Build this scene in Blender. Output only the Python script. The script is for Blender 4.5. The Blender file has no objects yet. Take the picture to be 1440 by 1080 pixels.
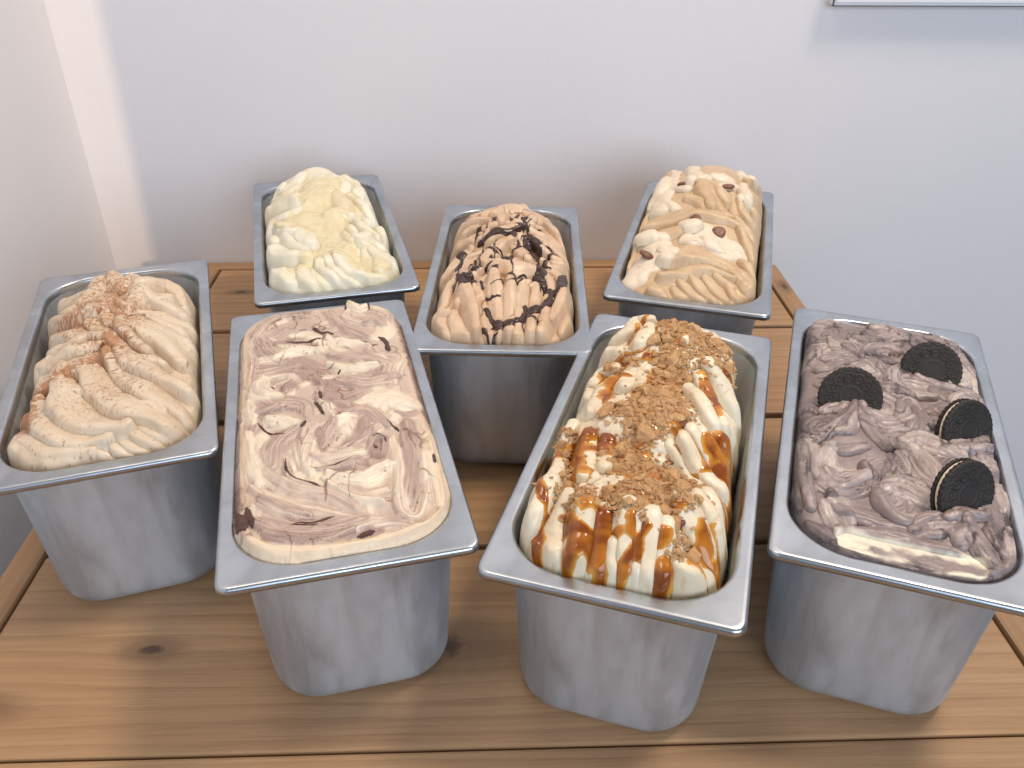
import bpy, bmesh, math, random
import numpy as np
from mathutils import Vector, Matrix

scene = bpy.context.scene
C = scene.collection
R = math.radians

# ------------------------------------------------------------------ camera
FPX = 1165.9                                   # focal length in pixels of a 1440 px wide frame
CAM = np.array([0.0, 0.0, 0.5254])
CR = np.array([0.99939271, -0.03396611, 0.00777926])
CU = np.array([0.01187718, 0.54192827, 0.84034081])
CW = np.array([0.03275891, 0.83973809, -0.54200258])
cam_d = bpy.data.cameras.new('camera')
cam = bpy.data.objects.new('camera', cam_d)
C.objects.link(cam)
cam_d.sensor_width = 36.0
cam_d.lens = 36.0 * FPX / 1440.0
cam_d.clip_start = 0.01
cam_d.clip_end = 100
cam.matrix_world = Matrix(((CR[0], CU[0], -CW[0], CAM[0]), (CR[1], CU[1], -CW[1], CAM[1]),
                           (CR[2], CU[2], -CW[2], CAM[2]), (0, 0, 0, 1)))
scene.camera = cam

# ------------------------------------------------------------------ world and lamps
world = bpy.data.worlds.new('World')
scene.world = world
world.use_nodes = True
wb = world.node_tree.nodes['Background']
wb.inputs[0].default_value = (0.70, 0.73, 0.80, 1)
wb.inputs[1].default_value = 0.27
scene.view_settings.view_transform = 'Standard'
scene.view_settings.look = 'None'
scene.view_settings.exposure = -0.38
scene.view_settings.gamma = 1.0


def area(name, loc, target, sx, sy, power, col):
    d = bpy.data.lights.new(name, 'AREA')
    d.shape = 'RECTANGLE'
    d.size, d.size_y, d.energy, d.color = sx, sy, power, col
    o = bpy.data.objects.new(name, d)
    C.objects.link(o)
    o.location = loc
    o.rotation_euler = (Vector(target) - Vector(loc)).to_track_quat('-Z', 'Y').to_euler()
    return o


# cool daylight from a big window to the right, warm ceiling lamps over the table
area('window_light', (1.15, -1.9, 1.0), (0.1, 0.8, 0.1), 2.2, 1.5, 74, (0.72, 0.84, 1.0))
area('ceiling_lamp_right', (0.85, 0.72, 1.9), (0.15, 0.75, 0.0), 0.36, 0.36, 29, (1.0, 0.83, 0.66))
area('ceiling_lamp_left', (-0.35, 0.62, 1.9), (-0.1, 0.75, 0.0), 0.4, 0.4, 7, (1.0, 0.86, 0.72))

# low evening sun reaching the corner of the room through a narrow gap: a slit-masked spot
sd = bpy.data.lights.new('sun_slit', 'SPOT')
sd.energy = 165
sd.color = (1.0, 0.70, 0.46)
sd.shadow_soft_size = 0.012
sd.spot_size = R(28)
sd.spot_blend = 0.05
sd.use_nodes = True
so = bpy.data.objects.new('sun_slit', sd)
C.objects.link(so)
S_T = Vector((-0.524, 1.157, 0.22))
S_D = Vector((-0.157, 1.0, -0.33)).normalized()
so.location = S_T - S_D * 3.2
_z = -S_D
_x = Vector((0, 0, 1)).cross(_z).normalized()
_y = _z.cross(_x)
so.matrix_world = Matrix(((_x.x, _y.x, _z.x, so.location.x), (_x.y, _y.y, _z.y, so.location.y),
                          (_x.z, _y.z, _z.z, so.location.z), (0, 0, 0, 1))) @ Matrix.Rotation(R(-1.6), 4, 'Z')
nt = sd.node_tree
em = nt.nodes['Emission']
tc = nt.nodes.new('ShaderNodeTexCoord')
sep = nt.nodes.new('ShaderNodeSeparateXYZ')
nt.links.new(tc.outputs['Normal'], sep.inputs[0])
dv = nt.nodes.new('ShaderNodeMath'); dv.operation = 'DIVIDE'
nt.links.new(sep.outputs['X'], dv.inputs[0]); nt.links.new(sep.outputs['Z'], dv.inputs[1])
ab = nt.nodes.new('ShaderNodeMath'); ab.operation = 'ABSOLUTE'
nt.links.new(dv.outputs[0], ab.inputs[0])
mr = nt.nodes.new('ShaderNodeMapRange')
mr.inputs['From Min'].default_value = 0.0113
mr.inputs['From Max'].default_value = 0.0119
mr.inputs['To Min'].default_value = 1.0
mr.inputs['To Max'].default_value = 0.0
nt.links.new(ab.outputs[0], mr.inputs['Value'])
nt.links.new(mr.outputs[0], em.inputs['Strength'])


# ------------------------------------------------------------------ helpers
def tag(o, label=None, cat=None, group=None, kind=None):
    if label: o['label'] = label
    if cat: o['category'] = cat
    if group: o['group'] = group
    if kind: o['kind'] = kind
    return o


def empty(name, loc=(0, 0, 0), rz=0.0):
    o = bpy.data.objects.new(name, None)
    o.empty_display_size = 0.02
    C.objects.link(o)
    o.location = loc
    o.rotation_euler = (0, 0, rz)
    return o


def link(name, me, mat=None, parent=None, smooth=False):
    o = bpy.data.objects.new(name, me)
    C.objects.link(o)
    if mat is not None and len(me.materials) == 0:
        me.materials.append(mat)
    if parent is not None:
        o.parent = parent
    if smooth:
        me.polygons.foreach_set('use_smooth', [True] * len(me.polygons))
    return o


def mesh_from(name, verts, faces):
    me = bpy.data.meshes.new(name)
    me.from_pydata([tuple(v) for v in verts], [], [tuple(f) for f in faces])
    me.update()
    return me


def box_mesh(name, x0, x1, y0, y1, z0, z1, bevel=0.0, seg=2):
    bm = bmesh.new()
    bmesh.ops.create_cube(bm, size=1)
    for v in bm.verts:
        v.co = Vector((x0 if v.co.x < 0 else x1, y0 if v.co.y < 0 else y1, z0 if v.co.z < 0 else z1))
    if bevel:
        bmesh.ops.bevel(bm, geom=bm.edges[:], offset=bevel, segments=seg, affect='EDGES', profile=0.6)
    bmesh.ops.recalc_face_normals(bm, faces=bm.faces[:])
    me = bpy.data.meshes.new(name)
    bm.to_mesh(me); bm.free()
    return me


class NT:
    """tiny node-tree writer"""
    def __init__(self, name):
        self.m = bpy.data.materials.new(name)
        self.m.use_nodes = True
        self.t = self.m.node_tree
        self.b = self.t.nodes['Principled BSDF']
    def n(self, kind, **kw):
        x = self.t.nodes.new('ShaderNode' + kind)
        for k, v in kw.items():
            setattr(x, k, v)
        return x
    def s(self, sock, val):
        if hasattr(val, 'is_linked') or hasattr(val, 'links'):
            self.t.links.new(val, sock)
        elif isinstance(val, tuple) and len(val) == 3 and sock.type == 'RGBA':
            sock.default_value = (*val, 1)
        else:
            sock.default_value = val
    def math(self, op, a, b=0.0, clamp=False):
        x = self.n('Math', operation=op, use_clamp=clamp)
        self.s(x.inputs[0], a); self.s(x.inputs[1], b)
        return x.outputs[0]
    def rng(self, v, a, b, c, d, smooth=False):
        x = self.n('MapRange')
        if smooth: x.interpolation_type = 'SMOOTHSTEP'
        self.s(x.inputs['Value'], v)
        for k, q in zip(('From Min', 'From Max', 'To Min', 'To Max'), (a, b, c, d)):
            self.s(x.inputs[k], q)
        return x.outputs[0]
    def mix(self, f, a, b, mode='MIX'):
        x = self.n('Mix', data_type='RGBA', blend_type=mode)
        self.s(x.inputs[0], f); self.s(x.inputs[6], a); self.s(x.inputs[7], b)
        return x.outputs[2]
    def noise(self, vec, scale, detail=3, rough=0.5, dist=0.0):
        x = self.n('TexNoise')
        if vec is not None: self.s(x.inputs['Vector'], vec)
        x.inputs['Scale'].default_value = scale
        x.inputs['Detail'].default_value = detail
        x.inputs['Roughness'].default_value = rough
        x.inputs['Distortion'].default_value = dist
        return x.outputs['Fac']
    def mapping(self, vec, scale=(1, 1, 1), loc=(0, 0, 0), rot=(0, 0, 0)):
        x = self.n('Mapping')
        self.s(x.inputs[0], vec)
        x.inputs['Scale'].default_value = scale
        x.inputs['Location'].default_value = loc
        x.inputs['Rotation'].default_value = rot
        return x.outputs[0]
    def bump(self, h, strength, dist):
        x = self.n('Bump')
        x.inputs['Strength'].default_value = strength
        x.inputs['Distance'].default_value = dist
        self.s(x.inputs['Height'], h)
        self.s(self.b.inputs['Normal'], x.outputs[0])
    def set(self, **kw):
        for k, v in kw.items():
            self.s(self.b.inputs[k.replace('_', ' ')], v)
        return self.m


# ------------------------------------------------------------------ materials of the setting
def wall_mat():
    w = NT('painted_wall')
    g = w.n('TexCoord').outputs['Object']
    n1 = w.noise(g, 3.0, 3)
    n2 = w.noise(g, 95.0, 4, 0.6)
    col = w.mix(w.rng(n1, 0.3, 0.7, 0, 1), (0.735, 0.715, 0.728), (0.76, 0.74, 0.75))
    w.bump(n2, 0.14, 0.002)
    return w.set(Base_Color=col, Roughness=0.55)


def wood_mat(name, seed, knots=(), tone=0.0, along='X'):
    w = NT(name)
    g = w.n('TexCoord').outputs['Object']
    sp = w.n('SeparateXYZ'); w.s(sp.inputs[0], g)
    if along == 'X':
        lx, ly = sp.outputs['X'], sp.outputs['Y']
    else:
        lx, ly = sp.outputs['Y'], sp.outputs['X']
    lz = sp.outputs['Z']
    kd = None
    for (kx, ky, kr) in knots:                       # growth rings bend round each knot
        dx = w.math('MULTIPLY', w.math('SUBTRACT', lx, kx), 0.42)
        dy = w.math('SUBTRACT', ly, ky)
        d = w.math('SQRT', w.math('ADD', w.math('MULTIPLY', dx, dx), w.math('MULTIPLY', dy, dy)))
        q = w.math('DIVIDE', d, kr)
        push = w.math('MULTIPLY', w.math('DIVIDE', dy, w.math('ADD', w.math('MULTIPLY', q, q), 0.6)), -0.9)
        ly = w.math('ADD', ly, push)
        kd = q if kd is None else w.math('MINIMUM', kd, q)
    cx = w.n('CombineXYZ')
    w.s(cx.inputs[0], w.math('ADD', lx, seed * 3.7)); w.s(cx.inputs[1], w.math('ADD', ly, seed * 1.31)); w.s(cx.inputs[2], lz)
    v = cx.outputs[0]
    big = w.noise(w.mapping(v, (0.9, 9, 9)), 3.0, 4, 0.55, 0.35)
    wv = w.n('TexWave', wave_type='BANDS', bands_direction='Y', wave_profile='SAW')
    w.s(wv.inputs['Vector'], w.mapping(v, (0.13, 1, 1)))
    wv.inputs['Scale'].default_value = 20
    wv.inputs['Distortion'].default_value = 5.5
    wv.inputs['Detail'].default_value = 3
    wv.inputs['Detail Scale'].default_value = 1.1
    fine = w.noise(w.mapping(v, (6, 260, 260)), 1.0, 4, 0.65)
    pores = w.noise(w.mapping(v, (14, 500, 500)), 1.0, 2, 0.6)
    light = (0.47 + tone, 0.285 + tone * 0.6, 0.145 + tone * 0.35)
    mid = (0.38 + tone, 0.218 + tone * 0.6, 0.105 + tone * 0.35)
    dark = (0.20, 0.098, 0.042)
    c = w.mix(w.rng(big, 0.32, 0.68, 0, 1), mid, light)
    c = w.mix(w.math('MULTIPLY', w.rng(wv.outputs['Fac'], 0.45, 1.0, 0, 1), 0.30), c, dark)
    c = w.mix(w.math('MULTIPLY', w.rng(fine, 0.45, 0.75, 0, 1), 0.35), c, dark)
    blot = w.noise(w.mapping(v, (2.2, 5, 5)), 2.3, 3, 0.6)
    c = w.mix(w.math('MULTIPLY', w.rng(blot, 0.5, 0.75, 0, 1), 0.25), c, (0.24, 0.15, 0.085))
    if kd is not None:
        nk = w.noise(w.mapping(g, (1, 1, 1)), 130.0, 3)
        kq = w.math('ADD', kd, w.math('MULTIPLY', w.math('SUBTRACT', nk, 0.5), 0.9))
        c = w.mix(w.math('MULTIPLY', w.rng(kq, 2.6, 0.7, 0, 1, True), 0.55), c, (0.13, 0.07, 0.036))
        c = w.mix(w.math('MULTIPLY', w.rng(kq, 0.8, 0.35, 0, 1, True), 0.8), c, (0.05, 0.025, 0.014))
    w.bump(w.math('ADD', w.math('MULTIPLY', fine, 0.6), w.math('MULTIPLY', pores, 0.5)), 0.35, 0.0012)
    return w.set(Base_Color=c, Roughness=w.rng(fine, 0.3, 0.7, 0.42, 0.62))


def steel_mat(name, rough, smear, metal=1.0):
    w = NT(name)
    g = w.n('TexCoord').outputs['Object']
    streak = w.noise(w.mapping(g, (26, 26, 5)), 1.0, 4, 0.6, 0.6)
    blot = w.noise(w.mapping(g, (1, 1, 0.6)), 22.0, 4, 0.6)
    fine = w.noise(w.mapping(g, (1, 1, 1)), 420.0, 2)
    k = w.rng(w.math('ADD', w.math('MULTIPLY', streak, 0.65), w.math('MULTIPLY', blot, 0.35)), 0.36, 0.64, 0, 1, True)
    col = w.mix(k, (0.47, 0.475, 0.48), (0.60, 0.605, 0.615))
    if smear:
        col = w.mix(k, (0.41, 0.44, 0.475), (0.54, 0.585, 0.635))
    w.bump(fine, 0.05, 0.0004)
    met = w.rng(k, 0, 1, min(1.0, metal + 0.2), metal - 0.12) if metal < 1 else metal
    if metal == 1.0:                                   # dried splashes here and there on the rim
        sp = w.math('MULTIPLY', w.rng(w.noise(g, 210.0, 3, 0.6), 0.62, 0.67, 0, 1), w.rng(w.noise(w.mapping(g, loc=(3, 1, 0)), 17.0, 2), 0.56, 0.64, 0, 1))
        col = w.mix(w.math('MULTIPLY', sp, 0.75), col, (0.16, 0.09, 0.06))
        met = w.math('SUBTRACT', 1.0, w.math('MULTIPLY', sp, 0.8))
    else:                                              # cold-clouded patches with run marks
        fr = w.rng(w.noise(w.mapping(g, (9, 9, 2.2), (5, 2, 1)), 2.2, 5, 0.62, 1.2), 0.46, 0.60, 0, 1, True)
        col = w.mix(w.math('MULTIPLY', fr, 0.45), col, (0.60, 0.635, 0.67))
        ln = w.rng(w.noise(w.mapping(g, (70, 70, 3), (1, 7, 2)), 1.0, 3, 0.5), 0.60, 0.70, 0, 1, True)
        col = w.mix(w.math('MULTIPLY', ln, 0.18), col, (0.25, 0.27, 0.28))
    return w.set(Base_Color=col, Metallic=met, Roughness=w.rng(k, 0, 1, rough + smear, rough))


M = {}
M['wall'] = wall_mat()
M['rim'] = steel_mat('satin_steel_rim', 0.27, 0.06)
M['body'] = steel_mat('dull_steel_body', 0.46, 0.12, 0.66)
w = NT('white_lacquer'); M['white'] = w.set(Base_Color=(0.78, 0.79, 0.82), Roughness=0.35)
w = NT('dark_seam'); M['seam'] = w.set(Base_Color=(0.10, 0.09, 0.08), Roughness=0.7)


# ------------------------------------------------------------------ setting: walls, floor
YW = 1.1590
XL = -0.5510
tag(link('wall_back', box_mesh('wall_back', XL - 0.1, 2.2, YW, YW + 0.1, -0.76, 2.3), M['wall']), kind='structure')
tag(link('wall_left', box_mesh('wall_left', XL - 0.1, XL, -0.9, YW - 0.0005, -0.76, 2.3), M['wall']), kind='structure')
w = NT('grey_floor'); fl = w.set(Base_Color=w.mix(w.noise(w.n('TexCoord').outputs['Object'], 9.0, 4), (0.16, 0.15, 0.14), (0.22, 0.21, 0.20)), Roughness=0.5)
tag(link('floor', box_mesh('floor', XL, 2.2, -0.9, YW, -0.80, -0.76), fl), kind='structure')

# ------------------------------------------------------------------ table
tb = empty('wooden_table', (0, 0.65, -0.76))
tag(tb, 'pine plank table with framed edges pushed up against the pale wall', 'table')


def tpart(name, x0, x1, y0, y1, z0, z1, mat, bev=0.0024):
    me = box_mesh(name, x0, x1, y0, y1, z0, z1, bev)
    o = link(name, me, mat, tb)
    o.matrix_parent_inverse = Matrix.Translation((0, -0.65, 0.76))
    return o


KN = {3: [(-0.372, 0.389, 0.0085), (-0.262, 0.4385, 0.0065), (-0.0415, 0.4375, 0.016), (0.20, 0.53, 0.006)],
      2: [(-0.10, 0.60, 0.006), (0.05, 0.66, 0.007)], 1: [(0.33, 0.90, 0.006)], 0: [(-0.34, 1.06, 0.005)], 4: [(0.1, 0.25, 0.006)]}
rows = [(0.9506, 1.1335), (0.7495, 0.9426), (0.5490, 0.7393), (0.3482, 0.5430), (0.15, 0.3462)]
for i, (y0, y1) in enumerate(rows):
    tpart('plank', -0.3868, 0.4128, y0, y1, -0.024, 0.0, wood_mat('pine_plank_%d' % i, 1.0 + i * 0.77, KN[i], [0.06, 0.05, 0.0, 0.0, -0.02][i]))
tpart('frame_rail', -0.4136, 0.4330, 1.1352, 1.1576, -0.045, 0.0015, wood_mat('pine_rail_back', 7.3, [], -0.03))
tpart('frame_rail', -0.4136, -0.3892, 0.14, 1.1348, -0.045, 0.0025, wood_mat('pine_rail_left', 8.1, [(0.735, -0.402, 0.006)], -0.04, 'Y'))
tpart('frame_rail', 0.4150, 0.4400, 0.14, 1.1348, -0.045, 0.0025, wood_mat('pine_rail_right', 9.4, [(1.06, 0.43, 0.005)], -0.04, 'Y'))
tpart('frame_rail', -0.4136, 0.4400, 0.112, 0.1385, -0.045, 0.0015, wood_mat('pine_rail_front', 5.2, [], -0.03))
for sx in (-0.36, 0.385):                              # cross battens under the planks carry them
    tpart('batten', sx - 0.025, sx + 0.025, 0.15, 1.13, -0.052, -0.0235, M['seam'] if 0 else wood_mat('pine_batten', 3.3, [], -0.05, 'Y'))
lm = wood_mat('pine_leg', 2.2, [], -0.03)
for sx in (-0.385, 0.40):
    for sy in (0.17, 1.10):
        tpart('leg', sx - 0.025, sx + 0.025, sy - 0.025, sy + 0.025, -0.76, -0.0445, lm)

# white ribbed unit high on the wall
wu = empty('wall_unit', (0.72, YW, 0.36))
tag(wu, 'white ribbed unit fixed to the wall, only its lower edge showing', 'wall unit')
UX0, UX1, UY = 0.4530, 1.05, 1.1440
ZU = 0.3596


def upart(name, me, mat):
    o = link(name, me, mat, wu)
    o.matrix_parent_inverse = Matrix.Translation((-0.72, -YW, -0.36))
    return o


upart('housing', box_mesh('housing', UX0, UX1, UY, YW + 0.002, ZU, ZU + 0.32, 0.0015), M['white'])
upart('seam', box_mesh('seam', UX0 - 0.0006, UX1, UY - 0.0008, UY + 0.0008, ZU - 0.0006, ZU + 0.0004), M['seam'])
upart('seam', box_mesh('seam', UX0 - 0.0010, UX0 + 0.0008, UY - 0.0012, UY + 0.0012, ZU, ZU + 0.32), M['seam'])
for k in range(24):
    z = ZU + 0.0035 + k * 0.0125
    upart('rib', box_mesh('rib', UX0 + 0.003, UX1 - 0.003, UY - 0.0016, UY + 0.001, z, z + 0.010, 0.0012), M['white'])

# ------------------------------------------------------------------ pans
PH = 0.1496
PW, PL = 0.165, 0.360
OA, OB, ORAD = 0.0715, 0.1655, 0.043            # half opening and its corner radius
TAPER = 0.056
PANS = {'A': (-0.3276, 0.6456, 16.48), 'B': (-0.1223, 0.5490, 12.36), 'C': (0.1286, 0.5127, -19.01), 'D': (0.3200, 0.5203, -20.72),
        'E': (-0.1845, 0.9254, 12.91), 'F': (0.0252, 0.8159, -3.54), 'G': (0.2507, 0.8925, -17.22)}


def rrect(a, b, r, z, nc=14, ns=10):
    """closed loop of a rounded rectangle, the same number of points whatever its size"""
    pts = []
    cs = [(a - r, b - r, 0), (-(a - r), b - r, 90), (-(a - r), -(b - r), 180), (a - r, -(b - r), 270)]
    for i, (cx, cy, a0) in enumerate(cs):
        for k in range(nc + 1):
            t = R(a0 + 90.0 * k / nc)
            pts.append((cx + r * math.cos(t), cy + r * math.sin(t), z))
        nx, ny, na = cs[(i + 1) % 4]
        e = (nx + r * math.cos(R(na)), ny + r * math.sin(R(na)))
        s = pts[-1]
        for k in range(1, ns):
            f = k / ns
            pts.append((s[0] + (e[0] - s[0]) * f, s[1] + (e[1] - s[1]) * f, z))
    return pts


def loft(name, loops, cap_end=False, cap_start=False):
    verts = [p for l in loops for p in l]
    n = len(loops[0])
    faces = []
    for j in range(len(loops) - 1):
        for i in range(n):
            a, b = j * n + i, j * n + (i + 1) % n
            faces.append((a, b, b + n, a + n))
    if cap_end: faces.append(tuple(range((len(loops) - 1) * n, len(loops) * n)))
    if cap_start: faces.append(tuple(reversed(range(n))))
    return mesh_from(name, verts, faces)


def make_pan_meshes():
    a, b = PW / 2, PL / 2
    H = PH
    rim = [rrect(a - 0.0012, b - 0.0012, 0.007, H - 0.0062),
           rrect(a, b, 0.0085, H - 0.0055), rrect(a, b, 0.0085, H - 0.0022), rrect(a - 0.0006, b - 0.0006, 0.008, H - 0.0008),
           rrect(a - 0.0022, b - 0.0022, 0.0075, H), rrect(a - 0.0040, b - 0.0040, 0.0075, H - 0.0003)]
    ins = lambda d, z: rrect(OA + d, OB + d, ORAD + d, z)
    rim += [ins(0.0034, H - 0.0004), ins(0.0020, H - 0.0006), ins(0.0008, H - 0.0016), ins(0.0, H - 0.0036), ins(-0.0004, H - 0.008)]
    tap = lambda z: -TAPER * (H - z)
    # inner skin then back out over the floor and up the outside
    inner = [ins(-0.0004, H - 0.008)]
    for z in (0.10, 0.06, 0.026):
        inner.append(ins(tap(z), z))
    for t in (20, 40, 60, 80, 90):
        r = 0.013
        inner.append(ins(tap(0.026) - r * (1 - math.cos(R(t))), 0.026 - (0.023) * math.sin(R(t))))
    outer = []
    th = 0.0022
    for t in (90, 75, 60, 45, 30, 15, 0):
        r = 0.013
        outer.append(ins(tap(0.017) + th - r * (1 - math.cos(R(t))), 0.017 - 0.017 * math.sin(R(t))))
    for z in (0.05, 0.08, 0.11, H - 0.026):
        outer.append(ins(tap(z) + th, z))
    outer += [ins(tap(H - 0.022) + th + 0.0009, H - 0.022), ins(tap(H - 0.01) + th + 0.001, H - 0.01), ins(0.0032, H - 0.0045), ins(0.0050, H - 0.0032)]
    under = [ins(0.0050, H - 0.0032), rrect(a - 0.0030, b - 0.0030, 0.006, H - 0.0030), rrect(a - 0.0012, b - 0.0012, 0.007, H - 0.0062)]
    rim_me = loft('rim', under[0:] + rim[1:])
    body_me = loft('body', inner, cap_end=True)
    out_me = loft('outer', outer, cap_start=True)
    bm = bmesh.new(); bm.from_mesh(body_me); bm.from_mesh(out_me)
    bmesh.ops.recalc_face_normals(bm, faces=bm.faces[:])
    bm.to_mesh(body_me); bm.free()
    bm = bmesh.new(); bm.from_mesh(rim_me); bmesh.ops.recalc_face_normals(bm, faces=bm.faces[:]); bm.to_mesh(rim_me); bm.free()
    for me, m in ((rim_me, M['rim']), (body_me, M['body'])):
        me.polygons.foreach_set('use_smooth', [True] * len(me.polygons))
        me.materials.append(m)
    return rim_me, body_me


rim_me, body_me = make_pan_meshes()
PAN_LABEL = {
    'A': 'steel pan holding the cinnamon-dusted ice cream, closest to the left wall',
    'B': 'steel pan filled level with chocolate and cream swirl',
    'C': 'steel pan holding ice cream topped with biscuit crumbs and caramel',
    'D': 'steel pan of mauve ice cream with four dark sandwich cookies',
    'E': 'steel pan holding the pale yellow lemon ice cream by the wall',
    'F': 'steel pan holding tan ice cream streaked with chocolate sauce',
    'G': 'steel pan holding coffee ice cream with white dollops and chocolate buttons'}
for k, (x, y, a) in PANS.items():
    p = empty('steel_pan', (x, y, 0), R(a))
    tag(p, PAN_LABEL[k], 'pan', 'ice cream pans on the table')
    link('rim', rim_me, None, p)
    link('body', body_me, None, p)


# ------------------------------------------------------------------ noise for sculpting
def _hash(ix, iy, seed):
    h = (ix.astype(np.int64) * 374761393 + iy.astype(np.int64) * 668265263 + seed * 974711) & 0xFFFFFFFF
    h = ((h ^ (h >> 13)) * 1274126177) & 0xFFFFFFFF
    h = h ^ (h >> 16)
    return (h & 0xFFFF) / 65535.0


def vnoise(x, y, seed=0):
    ix, iy = np.floor(x), np.floor(y)
    fx, fy = x - ix, y - iy
    fx = fx * fx * fx * (fx * (fx * 6 - 15) + 10)
    fy = fy * fy * fy * (fy * (fy * 6 - 15) + 10)
    a = _hash(ix, iy, seed); b = _hash(ix + 1, iy, seed); c = _hash(ix, iy + 1, seed); d = _hash(ix + 1, iy + 1, seed)
    return (a + (b - a) * fx) * (1 - fy) + (c + (d - c) * fx) * fy


def fbm(x, y, seed=0, octv=4, gain=0.5):
    s, amp, tot = 0.0, 1.0, 0.0
    for o in range(octv):
        s = s + amp * vnoise(x * 2 ** o + 17.3 * o, y * 2 ** o - 9.1 * o, seed + o)
        tot += amp
        amp *= gain
    return s / tot - 0.5


def sstep(a, b, x):
    t = np.clip((x - a) / (b - a), 0, 1)
    return t * t * (3 - 2 * t)


def lerp(a, b, t):
    return a + (b - a) * t


def opening_sdf(U, V):
    qx, qy = np.abs(U) - (OA - ORAD), np.abs(V) - (OB - ORAD)
    return np.hypot(np.maximum(qx, 0), np.maximum(qy, 0)) + np.minimum(np.maximum(qx, qy), 0) - ORAD


def ice_mat(name, rough=0.37, bump=0.22, sss=0.2):
    w = NT(name)
    at = w.n('Attribute', attribute_name='Col')
    g = w.n('TexCoord').outputs['Object']
    n1 = w.noise(g, 700.0, 4, 0.6)
    n2 = w.noise(g, 160.0, 3, 0.55)
    n3 = w.noise(g, 60.0, 3, 0.5)
    col = w.mix(1.0, at.outputs['Color'], w.mix(w.rng(n3, 0.3, 0.7, 0, 1), (0.94, 0.93, 0.92), (1, 1, 1)), 'MULTIPLY')
    pits = w.rng(w.noise(g, 430.0, 2, 0.5), 0.60, 0.70, 0, 1)          # air pockets and torn specks
    patchy = w.rng(w.noise(g, 45.0, 3), 0.42, 0.62, 0.1, 1)
    hh = w.math('ADD', w.math('MULTIPLY', n1, 0.5), n2)
    hh = w.math('SUBTRACT', hh, w.math('MULTIPLY', w.math('MULTIPLY', pits, patchy), 0.9))
    w.bump(hh, bump, 0.0011)
    w.b.inputs['Subsurface Weight'].default_value = sss
    w.b.inputs['Subsurface Radius'].default_value = (1.0, 0.6, 0.35)
    w.b.inputs['Subsurface Scale'].default_value = 0.003
    w.b.inputs['Specular IOR Level'].default_value = 0.5
    return w.set(Base_Color=col, Roughness=w.rng(n2, 0.3, 0.7, rough - 0.07, rough + 0.1))


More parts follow.
